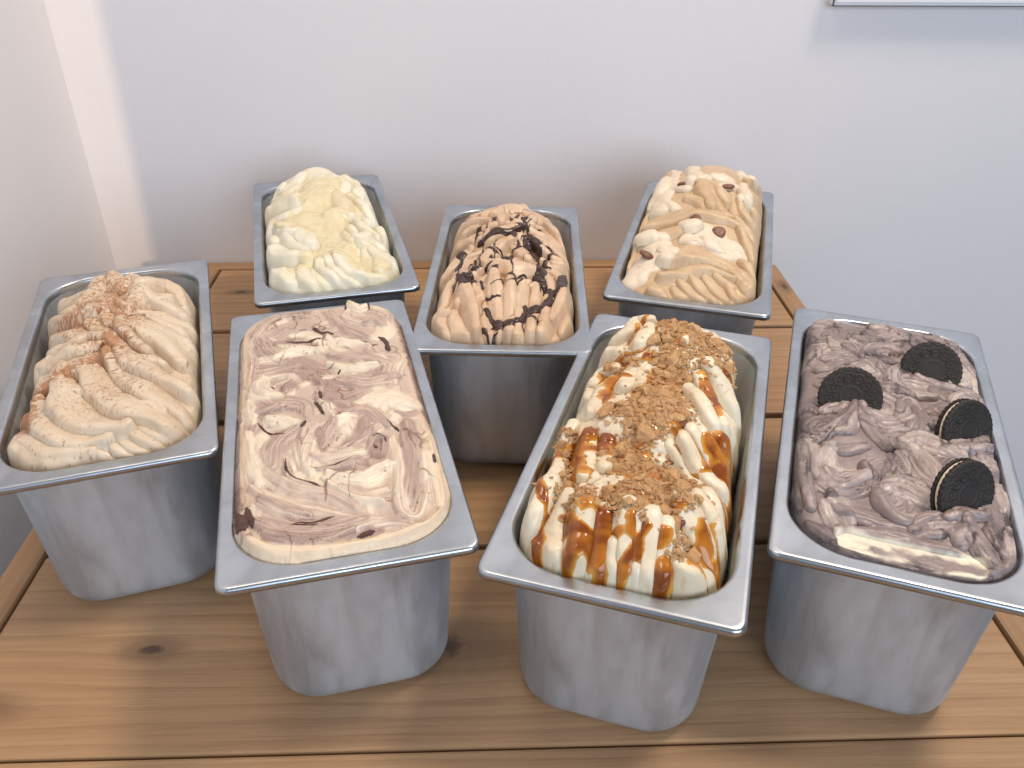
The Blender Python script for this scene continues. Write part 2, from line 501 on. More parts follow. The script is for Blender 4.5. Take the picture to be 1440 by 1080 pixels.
class Ice:
    """one tub of ice cream, sculpted as a height map over the pan opening"""
    def __init__(self, key, step, crop, seed, centre, left, right, pw=2.2, ex=0.62, lump=6.0):
        self.key, self.seed = key, seed
        x, y, a = PANS[key]
        self.o = np.array([x, y]); self.ca, self.sa = math.cos(R(a)), math.sin(R(a))
        self.a = R(a)
        self.nu = int(2 * (OA + 0.003) / step) | 1
        self.nv = int(2 * (OB + 0.003) / step) | 1
        u = np.linspace(-OA - 0.003, OA + 0.003, self.nu); v = np.linspace(-OB - 0.003, OB + 0.003, self.nv)
        self.u, self.v = u, v
        self.U, self.V = np.meshgrid(u, v)
        self.E = -opening_sdf(self.U, self.V)
        self.prof = (centre, left, right, pw, ex)
        self.crop = crop
        self.M0 = self.mound(self.U, self.V)
        if lump: self.M0 = self.M0 + lump * 0.002 * fbm(self.U * 30, self.V * 30, seed + 51, 2) * sstep(0, .02, self.E)
        self.D = np.zeros_like(self.U)
        self.H = None
        self.tone = np.zeros_like(self.U); self.strk = np.zeros_like(self.U)
        self.ks = (1.1, 1.6); self.sk = 1.5; self.jit = 0.3

    def mound(self, U, V):
        cen, le, ri, pw, ex = self.prof
        f = lambda t: np.interp(V, [q[0] for q in t], [q[1] for q in t]) * 0.001
        c, l, r = f(cen), f(le), f(ri)
        s = np.where(U < 0, l, r)
        return s + (c - s) * np.maximum(0, 1 - np.abs(np.clip(U / OA, -1, 1)) ** pw) ** ex

    def px(self, pts, crop=None):
        """points read off an enlarged detail -> pan coordinates on the mound"""
        ox, oy, sc = crop or self.crop
        out = []
        for (cx, cy) in pts:
            X, Y = (ox + cx / sc - 720) / FPX, (540 - oy - cy / sc) / FPX
            d = CW + X * CR + Y * CU
            h = 0.02
            for _ in range(14):
                t = (PH + h - CAM[2]) / d[2]
                P = CAM[:2] + t * d[:2] - self.o
                uu, vv = P[0] * self.ca + P[1] * self.sa, -P[0] * self.sa + P[1] * self.ca
                h = 0.5 * h + 0.5 * float(self.mound(np.array([np.clip(uu, -OA, OA)]), np.array([np.clip(vv, -OB, OB)]))[0])
            out.append((uu, vv))
        return out

    def dist(self, pts, pad):
        """signed distance to, and 0..1 position along, a smoothed polyline (inside a padded window)"""
        P = np.array(pts, float)
        if len(P) > 2:                                # Catmull-Rom
            Q = np.vstack([2 * P[0] - P[1], P, 2 * P[-1] - P[-2]])
            o = []
            for i in range(1, len(Q) - 2):
                for t in np.linspace(0, 1, 6, endpoint=False):
                    a, b, c, d = Q[i - 1], Q[i], Q[i + 1], Q[i + 2]
                    o.append(0.5 * (2 * b + (c - a) * t + (2 * a - 5 * b + 4 * c - d) * t * t + (3 * b - a - 3 * c + d) * t ** 3))
            o.append(P[-1])
            P = np.array(o)
        i0, i1 = np.searchsorted(self.u, [P[:, 0].min() - pad, P[:, 0].max() + pad])
        j0, j1 = np.searchsorted(self.v, [P[:, 1].min() - pad, P[:, 1].max() + pad])
        if i1 <= i0 or j1 <= j0:
            return None
        sl = (slice(j0, j1), slice(i0, i1))
        X, Y = self.U[sl], self.V[sl]
        best = np.full(X.shape, 1e9); sd = np.zeros_like(X); al = np.zeros_like(X)
        seg = np.hypot(*(P[1:] - P[:-1]).T); cum = np.concatenate([[0], np.cumsum(seg)])
        for k in range(len(P) - 1):
            a, b = P[k], P[k + 1]
            e = b - a
            L2 = max(e @ e, 1e-12)
            t = np.clip(((X - a[0]) * e[0] + (Y - a[1]) * e[1]) / L2, 0, 1)
            dx, dy = X - a[0] - t * e[0], Y - a[1] - t * e[1]
            dd = np.hypot(dx, dy)
            m = dd < best
            best = np.where(m, dd, best)
            sd = np.where(m, np.sign(e[0] * dy - e[1] * dx) * dd, sd)
            al = np.where(m, (cum[k] + t * seg[k]) / cum[-1], al)
        return sl, best, sd, al, cum[-1]

    def stroke(self, pts, w, h, skew=0.0, t0=0.6, t1=0.6, stri=0.12, lift=0.0, raw=False, crop=None, wob=0.16, over=False, tone=None):
        """a fold of ice cream: a rounded ridge along a path, leaning to one side, dragged in streaks"""
        w, h = w * 0.001 * self.ks[0], h * 0.001 * self.ks[1]
        skew = float(np.clip(skew * self.sk, -.75, .75))
        P = pts if raw else self.px(pts, crop)
        r = self.dist(P, w * 1.6)
        if r is None: return
        sl, bd, sd, al, ln = r
        self.seed += 1
        X, Y = self.U[sl], self.V[sl]
        ww = w * (1 + wob * 2 * fbm(al * ln * 60 + self.seed * 3.1, sd * 30, self.seed, 2))
        ww = ww * (t0 + (1 - t0) * sstep(0, 0.35, al)) * (t1 + (1 - t1) * sstep(1, 0.65, al))
        x = np.sign(sd) * bd / ww
        x = np.where(x < skew, (x - skew) / (1 + skew), (x - skew) / (1 - skew))
        ax_ = np.clip(np.abs(x), 0, 1)
        gentle = (np.where(skew >= 0, x < 0, x > 0))
        p = np.where(gentle, (1 - ax_ ** 1.45), np.sqrt(1 - ax_ * ax_)) * (ax_ < 1)
        p = p * (1 + stri * fbm(sd / 0.0016 + self.seed, al * 3, self.seed + 5, 2) + 0.3 * fbm(al * ln * 70, sd * 60, self.seed + 9, 2))
        k = self.D[sl]
        if over:                                          # a later smear lies over what was there before
            inside = np.abs(x) < 1
            q = self.blur(k, 3)
            nd = q * 0.45 + p * h + lift * 0.001
            m = inside * sstep(0, 0.45, p)
            self.D[sl] = lerp(k, nd, m)
        else:
            h = h * (1 + self.jit * 2 * (_hash(np.array([self.seed]), np.array([3]), 1)[0] - .5))
            cand = np.where(p > 0, (p * h + lift * 0.001) * np.minimum(1, p * 4), 0)
            m = (cand > k).astype(float)
            self.D[sl] = np.maximum(k, cand)
        if tone is not None:
            st = fbm(sd / 0.0011 + self.seed * 7, al * 2.5 + sd * 40, self.seed + 3, 3)
            self.tone[sl] = lerp(self.tone[sl], tone + 0.0 * st, m)
            self.strk[sl] = lerp(self.strk[sl], st, m)

    def ruffle(self, n, wr, hr, sd, side=1.0):
        """small torn folds thrown out from the middle ridge, in no order"""
        rs = np.random.RandomState(sd)
        for _ in range(n):
            u0, v0 = rs.uniform(-.05, .05), rs.uniform(-.13, .115)
            a = math.atan2(rs.normal(-.35, .5), np.sign(u0) * side) + rs.normal(0, .25)
            L, k = rs.uniform(.008, .022), rs.uniform(-.8, .8)
            P = [(u0 + L * t * math.cos(a + k * t), v0 + L * t * math.sin(a + k * t)) for t in (0, .35, .7, 1)]
            self.stroke(P, rs.uniform(*wr), rs.uniform(*hr), rs.choice([-.5, -.3, .3, .5]), .4, .3, .35, lift=rs.uniform(0, 2.5), raw=True, wob=.4)

    def gaps(self, g0, gw, drop, amp=0.0035, freq=48):
        """how far the scoop stays off the wall: g0 = (left, right, front, back) in mm"""
        E, U, V = self.E, self.U, self.V
        l, r, f, b = [(np.interp(V, [k[0] for k in q], [k[1] for k in q]) if isinstance(q, list) else q) * 0.001 for q in g0]
        ang_u = np.clip(U / OA, -1, 1); ang_v = np.clip(V / OB, -1, 1)
        du, dv_ = OA - np.abs(U), OB - np.abs(V)
        wgt = sstep(-0.02, 0.02, du - dv_)              # 1 near the ends, 0 near the sides
        side = lerp(l, r, sstep(-0.5, 0.5, ang_u)); end = lerp(f, b, sstep(-0.5, 0.5, ang_v))
        g = lerp(side, end, wgt) + amp * 3.4 * fbm(U * freq, V * freq, self.seed + 77, 2)
        t = np.clip((E - g) / (gw * 0.001), 0, 1)
        self.fall = (1 - np.sqrt(np.clip(1 - (1 - t) ** 2, 0, 1))) * drop * 0.001

    def finish(self, rough=0.0006, freq=150, soft=2):
        self.D = self.blur(self.D, soft)
        H = self.M0 + self.D
        H = H + rough * 2 * fbm(self.U * freq, self.V * freq, self.seed + 31, 4, 0.55)
        H = H - getattr(self, 'fall', 0)
        self.H = H
        return H

    def blur(self, A, n):
        for _ in range(n):
            A = (A + np.roll(A, 1, 0) + np.roll(A, -1, 0) + np.roll(A, 1, 1) + np.roll(A, -1, 1)) / 5
        return A

    def swell(self, k, n=6):
        """push crests outward so that folds get round shoulders and tight creases"""
        S = self.blur(self.H, n)
        gv, gu = np.gradient(S, self.v, self.u)
        mag = np.hypot(gu, gv) + 1e-9
        lim = np.minimum(mag, 1.2) / mag
        self.du, self.dv = -k * gu * lim, -k * gv * lim

    def build(self, name, mat, col, label, clip=0.0006):
        U, V, H = self.U, self.V, self.H
        du = getattr(self, 'du', 0 * U); dv = getattr(self, 'dv', 0 * U)
        keep = (-self.E) < clip - TAPER * np.maximum(0, -H)
        self.keep = keep & (H > -0.03) & (self.E > .0008)
        near = sstep(0.0, 0.008, self.E)
        X = U + du * near; Y = V + dv * near
        self.X, self.Y = X, Y
        nv, nu = U.shape
        idx = np.arange(nv * nu).reshape(nv, nu)
        fk = keep[:-1, :-1] & keep[1:, :-1] & keep[:-1, 1:] & keep[1:, 1:]
        q = np.stack([idx[:-1, :-1][fk], idx[:-1, 1:][fk], idx[1:, 1:][fk], idx[1:, :-1][fk]], -1)
        used = np.unique(q)
        rm = np.full(nv * nu, -1); rm[used] = np.arange(len(used))
        q = rm[q]
        co = np.stack([X.ravel()[used], Y.ravel()[used], (PH + H).ravel()[used]], -1)
        cc = np.asarray(col).reshape(-1, 3)[used]
        # skirt down into the tub and a floor, so that the scoop is a solid body
        e = np.concatenate([q[:, [0, 1]], q[:, [1, 2]], q[:, [2, 3]], q[:, [3, 0]]])
        key = np.sort(e, 1); kk = key[:, 0] * (len(used) + 1) + key[:, 1]
        un, inv, cnt = np.unique(kk, return_inverse=True, return_counts=True)
        be = e[cnt[inv] == 1]
        bv = np.unique(be); n0 = len(co)
        mp = np.full(n0, -1); mp[bv] = n0 + np.arange(len(bv))
        low = co[bv] * [0.84, 0.93, 0]; low[:, 2] = 0.022
        sk = np.stack([be[:, 1], be[:, 0], mp[be[:, 0]], mp[be[:, 1]]], -1)
        ctr = n0 + len(bv)
        co = np.vstack([co, low, [[0, 0, 0.022]]])
        cc = np.vstack([cc, cc[bv], cc[:1]])
        tri = np.stack([mp[be[:, 1]], mp[be[:, 0]], np.full(len(be), ctr)], -1)
        o = grid_object(name, co, np.vstack([q, sk]), tri, cc, mat)
        o.location = (self.o[0], self.o[1], 0); o.rotation_euler = (0, 0, self.a)
        tag(o, label, 'ice cream', 'tubs of ice cream')
        self.obj = o
        return o

    def overlay(self, name, T, mat, col=None, label=None, minf=14):
        """a sauce or a dollop that lies on the surface where the thickness T is positive"""
        keep = (T > -0.0004) & self.keep
        fk = keep[:-1, :-1] & keep[1:, :-1] & keep[:-1, 1:] & keep[1:, 1:]
        anyp = (T > 0)
        fk &= anyp[:-1, :-1] | anyp[1:, :-1] | anyp[:-1, 1:] | anyp[1:, 1:]
        nv, nu = T.shape
        idx = np.arange(nv * nu).reshape(nv, nu)
        q = np.stack([idx[:-1, :-1][fk], idx[:-1, 1:][fk], idx[1:, 1:][fk], idx[1:, :-1][fk]], -1)
        gv, gu = np.gradient(self.blur(self.H, 2), self.v, self.u)
        nrm = np.sqrt(1 + gu * gu + gv * gv)
        k = T / nrm
        CO = np.stack([(self.X - gu * k).ravel(), (self.Y - gv * k).ravel(), (PH + self.H + k).ravel()], -1)
        CC = np.ones((nv * nu, 3)) if col is None else np.asarray(col).reshape(-1, 3)
        comp = np.where(fk, np.arange(fk.size).reshape(fk.shape) + 1, 0)       # one object for each separate pool
        while True:
            n_ = comp.copy()
            for _ in range(12):
                for ax in (0, 1):
                    for d_ in (1, -1):
                        n_ = np.where(fk, np.maximum(n_, np.where(fk, np.roll(n_, d_, ax), 0)), 0)
            if (n_ == comp).all(): break
            comp = n_
        cid = comp[fk]
        out = []
        for c_ in np.unique(cid):
            qq = q[cid == c_]
            if len(qq) < minf: continue
            used = np.unique(qq); rm = np.full(nv * nu, -1); rm[used] = np.arange(len(used))
            o = grid_object(name, CO[used], rm[qq], None, CC[used], mat)
            o.parent = self.obj
            if label: o['label'] = label
            out.append(o)
        return out

    def sauce(self, paths, wob=0.35, thick=1.0, crop=None):
        """thickness field of poured lines: (points, half-width mm)"""
        T = np.full(self.U.shape, -0.002)
        for (pts, w) in paths:
            w *= 0.001
            P = self.px(pts, crop) if len(pts) > 1 else self.px([pts[0], (pts[0][0] + 2, pts[0][1] + 2)], crop)
            r = self.dist(P, w * 2.2)
            if r is None: continue
            sl, bd, sd, al, ln = r
            self.seed += 1
            X, Y = self.U[sl], self.V[sl]
            ww = w * (1 + wob * 2 * fbm(X * 130, Y * 130, self.seed, 3)) * (0.55 + 0.45 * sstep(0, 0.15, al)) * (0.55 + 0.45 * sstep(1, 0.85, al))
            x = bd / ww
            t = np.where(x < 1, np.sqrt(np.clip(1 - x * x, 0, 1)) * np.minimum(0.0016, 0.42 * w) * thick, -(x - 1) * 0.002)
            T[sl] = np.maximum(T[sl], t)
        return T

    def surf(self, u, v):
        """height of the finished surface (world z) at a pan point"""
        i = int(np.clip(np.searchsorted(self.u, u), 0, len(self.u) - 1)); j = int(np.clip(np.searchsorted(self.v, v), 0, len(self.v) - 1))
        return PH + float(self.H[j, i])

    def world(self, u, v, z):
        return Vector((self.o[0] + u * self.ca - v * self.sa, self.o[1] + u * self.sa + v * self.ca, z))

    def near(self, pts, sig, crop=None):
        """0..1 closeness to a path"""
        A = np.zeros_like(self.U)
        r = self.dist(self.px(pts, crop), sig * 0.003)
        if r is None: return A
        sl, bd, sd, al, ln = r
        A[sl] = np.exp(-(bd / (sig * 0.001)) ** 2)
        return A


def grid_object(name, co, quads, tris, cols, mat):
    me = bpy.data.meshes.new(name)
    nq = len(quads); ntr = 0 if tris is None else len(tris)
    me.vertices.add(len(co)); me.vertices.foreach_set('co', np.asarray(co, np.float32).ravel())
    loops = quads.ravel() if ntr == 0 else np.concatenate([quads.ravel(), tris.ravel()])
    me.loops.add(len(loops)); me.loops.foreach_set('vertex_index', loops.astype(np.int32))
    starts = np.arange(nq) * 4
    if ntr: starts = np.concatenate([starts, nq * 4 + np.arange(ntr) * 3])
    me.polygons.add(nq + ntr)
    me.polygons.foreach_set('loop_start', starts.astype(np.int32))
    me.update(calc_edges=True)
    me.polygons.foreach_set('use_smooth', np.ones(nq + ntr, bool))
    at = me.color_attributes.new('Col', 'FLOAT_COLOR', 'POINT')
    at.data.foreach_set('color', np.c_[np.clip(cols, 0, 1), np.ones(len(cols))].astype(np.float32).ravel())
    me.validate()
    return link(name, me, mat)


def mixc(A, B, t):
    return A + (np.asarray(B, float) - A) * t[..., None]


def flat(I, c):
    return np.zeros(I.U.shape + (3,)) + np.asarray(c, float)
#@@ICE@@

# ------------------------------------------------------------------ ice cream: cinnamon
M['ice'] = ice_mat('ice_cream')
I = Ice('A', 0.00062, (20, 390, 4.0), 100,
        [(-.165, -7), (-.14, 2), (-.10, 11), (-.04, 20), (.04, 26), (.08, 25), (.11, 17), (.135, -4), (.15, -20)],
        [(-.165, -7), (-.12, -10), (0, -18), (.1, -20), (.15, -20)], [(-.165, -7), (-.12, -8), (0, -9), (.1, -10), (.15, -14)], 1.7, .9)
for s in [
    ([(430, 110), (310, 165), (205, 215)], 10, 6, .3), ([(455, 215), (340, 250), (190, 300)], 10, 6, .3), ([(480, 330), (350, 320), (190, 390)], 8, 5, .3),
    ([(420, 330), (330, 390), (250, 440)], 6, 4, .3), ([(460, 390), (330, 440), (170, 440)], 8, 4, .2), ([(330, 450), (230, 500), (140, 570)], 9, 6, .3),
    ([(260, 550), (180, 640), (70, 670)], 9, 6, .3), ([(200, 520), (130, 590), (60, 700)], 7, 5, .3), ([(160, 640), (110, 690), (50, 740)], 7, 4, 0),
    ([(500, 40), (450, 90), (400, 150)], 9, 5, 0), ([(660, 35), (705, 100), (640, 185)], 9, 7, .2), ([(560, 30), (600, 60), (660, 40)], 8, 4, 0),
    ([(530, 130), (560, 190), (640, 200)], 8, 5, .2), ([(440, 190), (470, 270), (560, 310)], 7, 4, -.3), ([(520, 170), (540, 240), (620, 265)], 6, 4, -.3),
    ([(715, 75), (860, 75), (960, 140), (985, 200)], 10, 8, -.2), ([(740, 120), (840, 170), (960, 250)], 7, 6, -.4), ([(690, 190), (820, 210), (960, 270), (1030, 320)], 8, 4, -.3),
    ([(790, 250), (920, 310), (1030, 390)], 7, 4, -.3), ([(640, 280), (760, 310), (890, 380), (970, 500)], 15, 8, -.35), ([(620, 270), (650, 350), (760, 440)], 6, 8, -.4),
    ([(590, 400), (720, 520), (870, 610), (1010, 690)], 11, 7, -.45),
    ([(560, 450), (680, 600), (840, 730), (990, 810)], 11, 8, -.45),
    ([(440, 540), (550, 670), (700, 780), (890, 870)], 14, 7, -.45),
    ([(290, 640), (340, 760), (450, 840), (620, 880)], 14, 7, -.45), ([(170, 740), (190, 850), (300, 930), (520, 930)], 11, 7, -.45),
    ([(60, 800), (90, 900), (200, 980), (420, 985)], 11, 6, -.4), ([(0, 850), (60, 980), (200, 1040), (390, 1010)], 10, 5, -.3),
    ([(650, 880), (720, 930), (820, 960)], 4, 4, -.4), ([(600, 920), (680, 970), (740, 990)], 4, 3.5, -.4), ([(560, 950), (620, 990), (660, 1005)], 4, 3.5, -.4),
    ([(730, 890), (820, 910), (900, 915)], 4, 4, -.4), ([(480, 970), (520, 1010), (560, 1020)], 4, 3, -.4),
]:
    I.stroke(s[0], s[1], s[2], s[3])
I.ruffle(16, (4, 8), (3, 6), 11)
I.gaps(([(-.15, 1), (-.1, 5), (0, 9), (.1, 13), (.13, 20)], [(0, 1.5), (.08, 2), (.12, 8)], 0.5, 20), 13, 45)
I.finish(0.0004)
I.swell(0.0022)
dens = 0.7 * I.near([(560, 40), (590, 120), (600, 230), (560, 360)], 18) + 0.5 * I.near([(600, 60), (560, 180), (640, 240)], 6) \
    + 0.75 * I.near([(400, 290), (320, 290), (240, 340)], 8) + 2.1 * I.near([(540, 430), (420, 500), (300, 580), (180, 680), (100, 770), (100, 900)], 6.5) \
    + 0.5 * I.near([(540, 420), (330, 560), (120, 740)], 14) + 0.35 * I.near([(430, 150), (380, 300)], 18) + 0.28 * I.near([(600, 450), (640, 640), (420, 760)], 20) + 0.10
pt = fbm(I.U * 260, I.V * 260, 5, 3)
sp = fbm(I.U * 900, I.V * 900, 8, 2)
lapl = I.blur(I.H, 8) - I.H                               # powder gathers in the folds
amt = np.clip(dens * (.80 + .6 * pt) - .22 + sp * 2.6 * np.sqrt(np.clip(dens, 0, 1)), 0, 1)
dots = sstep(0.33, 0.42, sp + 0.25 * np.minimum(dens, .5)) * 0.8
col = flat(I, (0.67, 0.53, 0.38))
col = mixc(col, (0.71, 0.595, 0.45), sstep(-.2, .2, fbm(I.U * 40, I.V * 40, 3, 3)))
col = mixc(col, (0.40, 0.165, 0.055), np.clip(amt * 1.2, 0, .85))
col = mixc(col, (0.26, 0.115, 0.05), dots)
I.build('ice_cream', M['ice'], col, 'cream-coloured ice cream in folds, dusted with cinnamon powder')

# ------------------------------------------------------------------ ice cream: lemon
I = Ice('E', 0.0009, (340, 220, 4.696), 200,
        [(-.165, -7), (-.14, 2), (-.08, 12), (0, 24), (.06, 32), (.11, 30), (.135, 18), (.155, -6)],
        [(-.165, -7), (-.1, -4), (0, -1), (.08, -6), (.15, -20)], [(-.165, -7), (-.1, -6), (0, -8), (.08, -14), (.15, -25)], 1.9, .8)
for s in [
    ([(420, 150), (500, 130), (590, 160)], 12, 4, .2), ([(600, 150), (650, 160), (700, 210)], 12, 3, -.2), ([(400, 160), (340, 200), (290, 250)], 10, 6, .2),
    ([(340, 230), (280, 270), (190, 310)], 12, 6, .3), ([(360, 320), (250, 340), (160, 400)], 14, 7, .3), ([(300, 420), (220, 450), (150, 560)], 13, 6, .2),
    ([(250, 520), (330, 610), (460, 690)], 5, 6, .4), ([(190, 640), (290, 680), (430, 700)], 14, 7, -.3), ([(200, 560), (200, 620)], 9, 5, 0), ([(390, 545), (450, 600)], 13, 7, 0),
    ([(700, 180), (800, 240), (860, 350)], 13, 7, -.2), ([(640, 270), (680, 340), (660, 400)], 9, 5, -.2), ([(740, 280), (830, 370), (900, 450), (970, 560)], 10, 7, -.3), ([(760, 455), (830, 520), (900, 580)], 5.5, 6, -.2),
    ([(860, 380), (940, 480), (985, 600)], 8, 8, -.3), ([(720, 490), (780, 570), (900, 630)], 5, 4, -.2), ([(680, 510), (730, 570)], 4, 3.5, 0),
    ([(230, 820), (300, 870)], 15, 6, 0), ([(410, 770), (440, 830), (490, 890)], 8, 6, -.3), ([(480, 780), (530, 850), (570, 880)], 6, 5, -.3), ([(520, 720), (560, 790), (640, 860)], 6, 6, -.4),
    ([(570, 690), (640, 790), (760, 860)], 6, 6, -.4), ([(630, 660), (700, 760), (850, 840)], 7, 7, -.4), ([(680, 690), (780, 790), (950, 815)], 7, 4, -.4),
    ([(880, 640), (950, 700), (930, 780)], 11, 7, -.3), ([(990, 680), (1015, 760)], 8, 4, 0), ([(820, 620), (850, 690), (860, 760)], 9, 4, 0), ([(180, 740), (240, 780)], 8, 5, 0),
]:
    I.stroke(s[0], s[1], s[2], s[3])
I.ruffle(14, (5, 10), (3, 6), 13)
curd = np.clip(I.near([(560, 190), (420, 260)], 20) + I.near([(560, 300), (440, 420), (330, 470)], 17) + I.near([(560, 300), (620, 450), (600, 560)], 18) +
               I.near([(600, 600), (540, 680), (400, 760), (340, 800)], 9) + I.near([(650, 620), (760, 700), (860, 760)], 17) + .7 * I.near([(720, 280), (760, 380)], 12), 0, 1.3)
flatten = sstep(.35, 1.0, curd)
I.D = lerp(I.D, I.blur(I.D, 40) * 0.9 + 0.0006, flatten * .85)
I.gaps(([(-.1, 1.5), (.03, 2), (.09, 9), (.13, 22)], [(-.15, 1), (-.1, 5), (0, 9), (.09, 16), (.13, 26)], 0.5, 15), 13, 45, .003)
I.finish(0.0006, 120)
I.swell(0.0025)
col = flat(I, (0.75, 0.69, 0.51))
col = mixc(col, (0.78, 0.745, 0.61), sstep(-.2, .2, fbm(I.U * 45, I.V * 45, 3, 3)))
o = I.build('ice_cream', M['ice'], col, 'pale yellow ice cream heaped up, glazed with lemon curd')
w = NT('lemon_curd')
w.b.inputs['Subsurface Weight'].default_value = 0.25
w.b.inputs['Subsurface Scale'].default_value = 0.004
M['curd'] = w.set(Base_Color=w.mix(w.rng(w.noise(w.n('TexCoord').outputs['Object'], 130, 3), .35, .65, 0, 1), (0.68, 0.585, 0.36), (0.73, 0.655, 0.45)), Roughness=0.24)
T = (curd + 0.55 * fbm(I.U * 75, I.V * 75, 41, 3) - 0.42) * 0.0022
I.overlay('lemon_curd', np.clip(T, -.002, .0010) + np.where(T > 0, .0003 * fbm(I.U * 200, I.V * 200, 4, 2), 0), M['curd'])

# ------------------------------------------------------------------ ice cream: chocolate sauce
I = Ice('F', 0.00075, (570, 270, 2.7), 300,
        [(-.165, -6), (-.14, 4), (-.09, 14), (0, 22), (.07, 26), (.11, 24), (.135, 12), (.155, -8)],
        [(-.165, -6), (-.1, -8), (0, -10), (.08, -12), (.15, -22)], [(-.165, -6), (-.1, -8), (0, -10), (.08, -12), (.15, -22)], 1.8, .85)
for s in [
    ([(300, 130), (220, 155), (165, 215)], 8, 6, .3), ([(280, 180), (205, 220), (150, 270)], 8, 6, .3), ([(240, 235), (185, 290), (125, 365)], 9, 7, .3), ([(270, 270), (220, 300), (190, 340)], 7, 5, .3),
    ([(190, 345), (145, 390), (125, 470)], 9, 8, .3), ([(150, 480), (120, 515), (150, 555)], 8, 6, 0), ([(180, 480), (190, 530), (230, 560)], 7, 4, 0),
    ([(205, 370), (235, 450), (260, 550)], 7, 6, .4), ([(250, 380), (290, 470), (320, 560)], 7, 6, .4), ([(330, 350), (330, 450), (345, 550)], 9, 7, .3), ([(395, 360), (390, 450), (385, 555)], 8, 7, .2),
    ([(450, 370), (440, 470), (430, 565)], 8, 6, -.3), ([(505, 390), (505, 480), (480, 565)], 8, 7, -.3), ([(560, 400), (545, 490), (520, 570)], 8, 7, -.3), ([(600, 375), (605, 450), (565, 515)], 8, 8, -.3), ([(632, 400), (630, 480), (600, 545)], 7, 6, -.2),
    ([(540, 140), (590, 190), (620, 240)], 6, 6, -.4), ([(505, 185), (570, 235), (622, 290)], 6, 6, -.4), ([(495, 215), (565, 275), (628, 340)], 6, 7, -.4), ([(530, 280), (585, 340), (615, 400)], 7, 7, -.4), ([(520, 320), (560, 380), (590, 440)], 7, 6, -.4),
    ([(345, 95), (395, 75), (450, 85)], 11, 3.5, .2), ([(455, 70), (485, 105), (530, 130)], 9, 4, -.2), ([(300, 120), (350, 130), (400, 120)], 7, 4, .2), ([(400, 190), (330, 225), (285, 290)], 10, 7, .3),
    ([(410, 205), (440, 220), (470, 260)], 7, 5, -.2), ([(310, 300), (400, 320), (490, 320)], 9, 6, .4), ([(250, 200), (330, 185), (440, 165)], 6, 5, .4), ([(350, 150), (430, 140), (500, 160)], 6, 4, .4), ([(330, 270), (400, 260), (470, 290)], 6, 4, .3),
]:
    I.stroke(s[0], s[1], s[2], s[3], stri=.25)
I.ruffle(46, (2.5, 5.5), (3.5, 6.5), 12)
I.gaps(([(-.1, 3), (0, 5), (.08, 9), (.13, 24)], [(-.1, 1.5), (0, 3), (.08, 8), (.13, 22)], 0.5, 13), 12, 45, .003)
I.finish(0.0006, 170, 1)
I.swell(0.002)
wx = I.U + .006 * fbm(I.U * 70, I.V * 70, 9, 2); wy = I.V + .006 * fbm(I.U * 70, I.V * 70, 19, 2)
rip = np.abs(fbm(wx * 75, wy * 40, 23, 3))
zone = np.clip(I.near([(430, 110), (330, 190), (470, 230), (330, 320), (450, 330)], 22) + .9 * I.near([(220, 340), (330, 500), (450, 520)], 16) + .5 * I.near([(500, 230), (530, 380)], 20), 0, 1)
rp = sstep(.055, .012, rip) * sstep(.25, .7, zone + fbm(I.U * 50, I.V * 50, 2, 2))
car = sstep(.10, .28, fbm(wx * 55 + 4, wy * 30, 61, 3)) * zone
col = flat(I, (0.61, 0.43, 0.285))
col = mixc(col, (0.67, 0.50, 0.35), sstep(-.15, .2, fbm(I.U * 50, I.V * 50, 3, 3)))
col = mixc(col, (0.40, 0.20, 0.075), car * .6)
col = mixc(col, (0.10, 0.050, 0.030), rp * .85)
I.build('ice_cream', M['ice'], col, 'tan hazelnut ice cream heaped in folds under dark chocolate sauce')
w = NT('chocolate_sauce')
M['choc'] = w.set(Base_Color=(0.040, 0.0155, 0.0105), Roughness=0.28)
T = I.sauce([([(465, 180), (480, 215), (505, 250)], 6.63), ([(505, 160), (525, 165)], 4.42), ([(500, 285), (512, 340), (520, 390)], 4.97), ([(520, 390), (555, 415), (585, 395), (602, 350)], 2.43),
             ([(550, 420), (535, 455), (465, 495), (385, 530), (340, 520), (308, 470)], 3.31), ([(350, 515), (370, 540)], 4.97), ([(212, 235), (216, 285), (208, 320)], 3.54), ([(228, 352), (240, 390)], 5.52),
             ([(230, 350), (290, 325), (330, 300)], 2.43), ([(330, 120), (400, 112), (430, 92)], 1.99), ([(280, 205), (340, 180), (400, 172), (475, 158)], 2.43), ([(310, 232), (350, 250), (400, 240)], 1.99),
             ([(350, 280), (420, 292), (500, 300)], 2.21), ([(430, 122), (462, 150)], 1.99), ([(510, 128), (520, 132)], 2.76), ([(575, 250), (580, 290)], 1.99), ([(450, 450), (452, 490)], 1.99), ([(600, 385), (575, 430), (520, 462), (480, 490)], 2.21),
             ([(410, 340), (430, 352), (462, 345)], 2.21), ([(330, 150), (350, 110), (365, 120)], 2.65), ([(300, 240), (280, 290), (250, 310)], 1.44), ([(460, 95), (500, 110)], 1.33), ([(520, 245), (505, 285)], 2.65), ([(430, 160), (470, 165)], 3.31)], .6, .9)
T = np.maximum(T, np.where(zone > .3, sstep(.045, .008, rip) * .0010 - .00036 + .0008 * fbm(I.U * 40, I.V * 40, 77, 2), -.002))
T = T + np.where(T > -.0003, .00012, 0)
I.overlay('chocolate_sauce', T, M['choc'], minf=60)

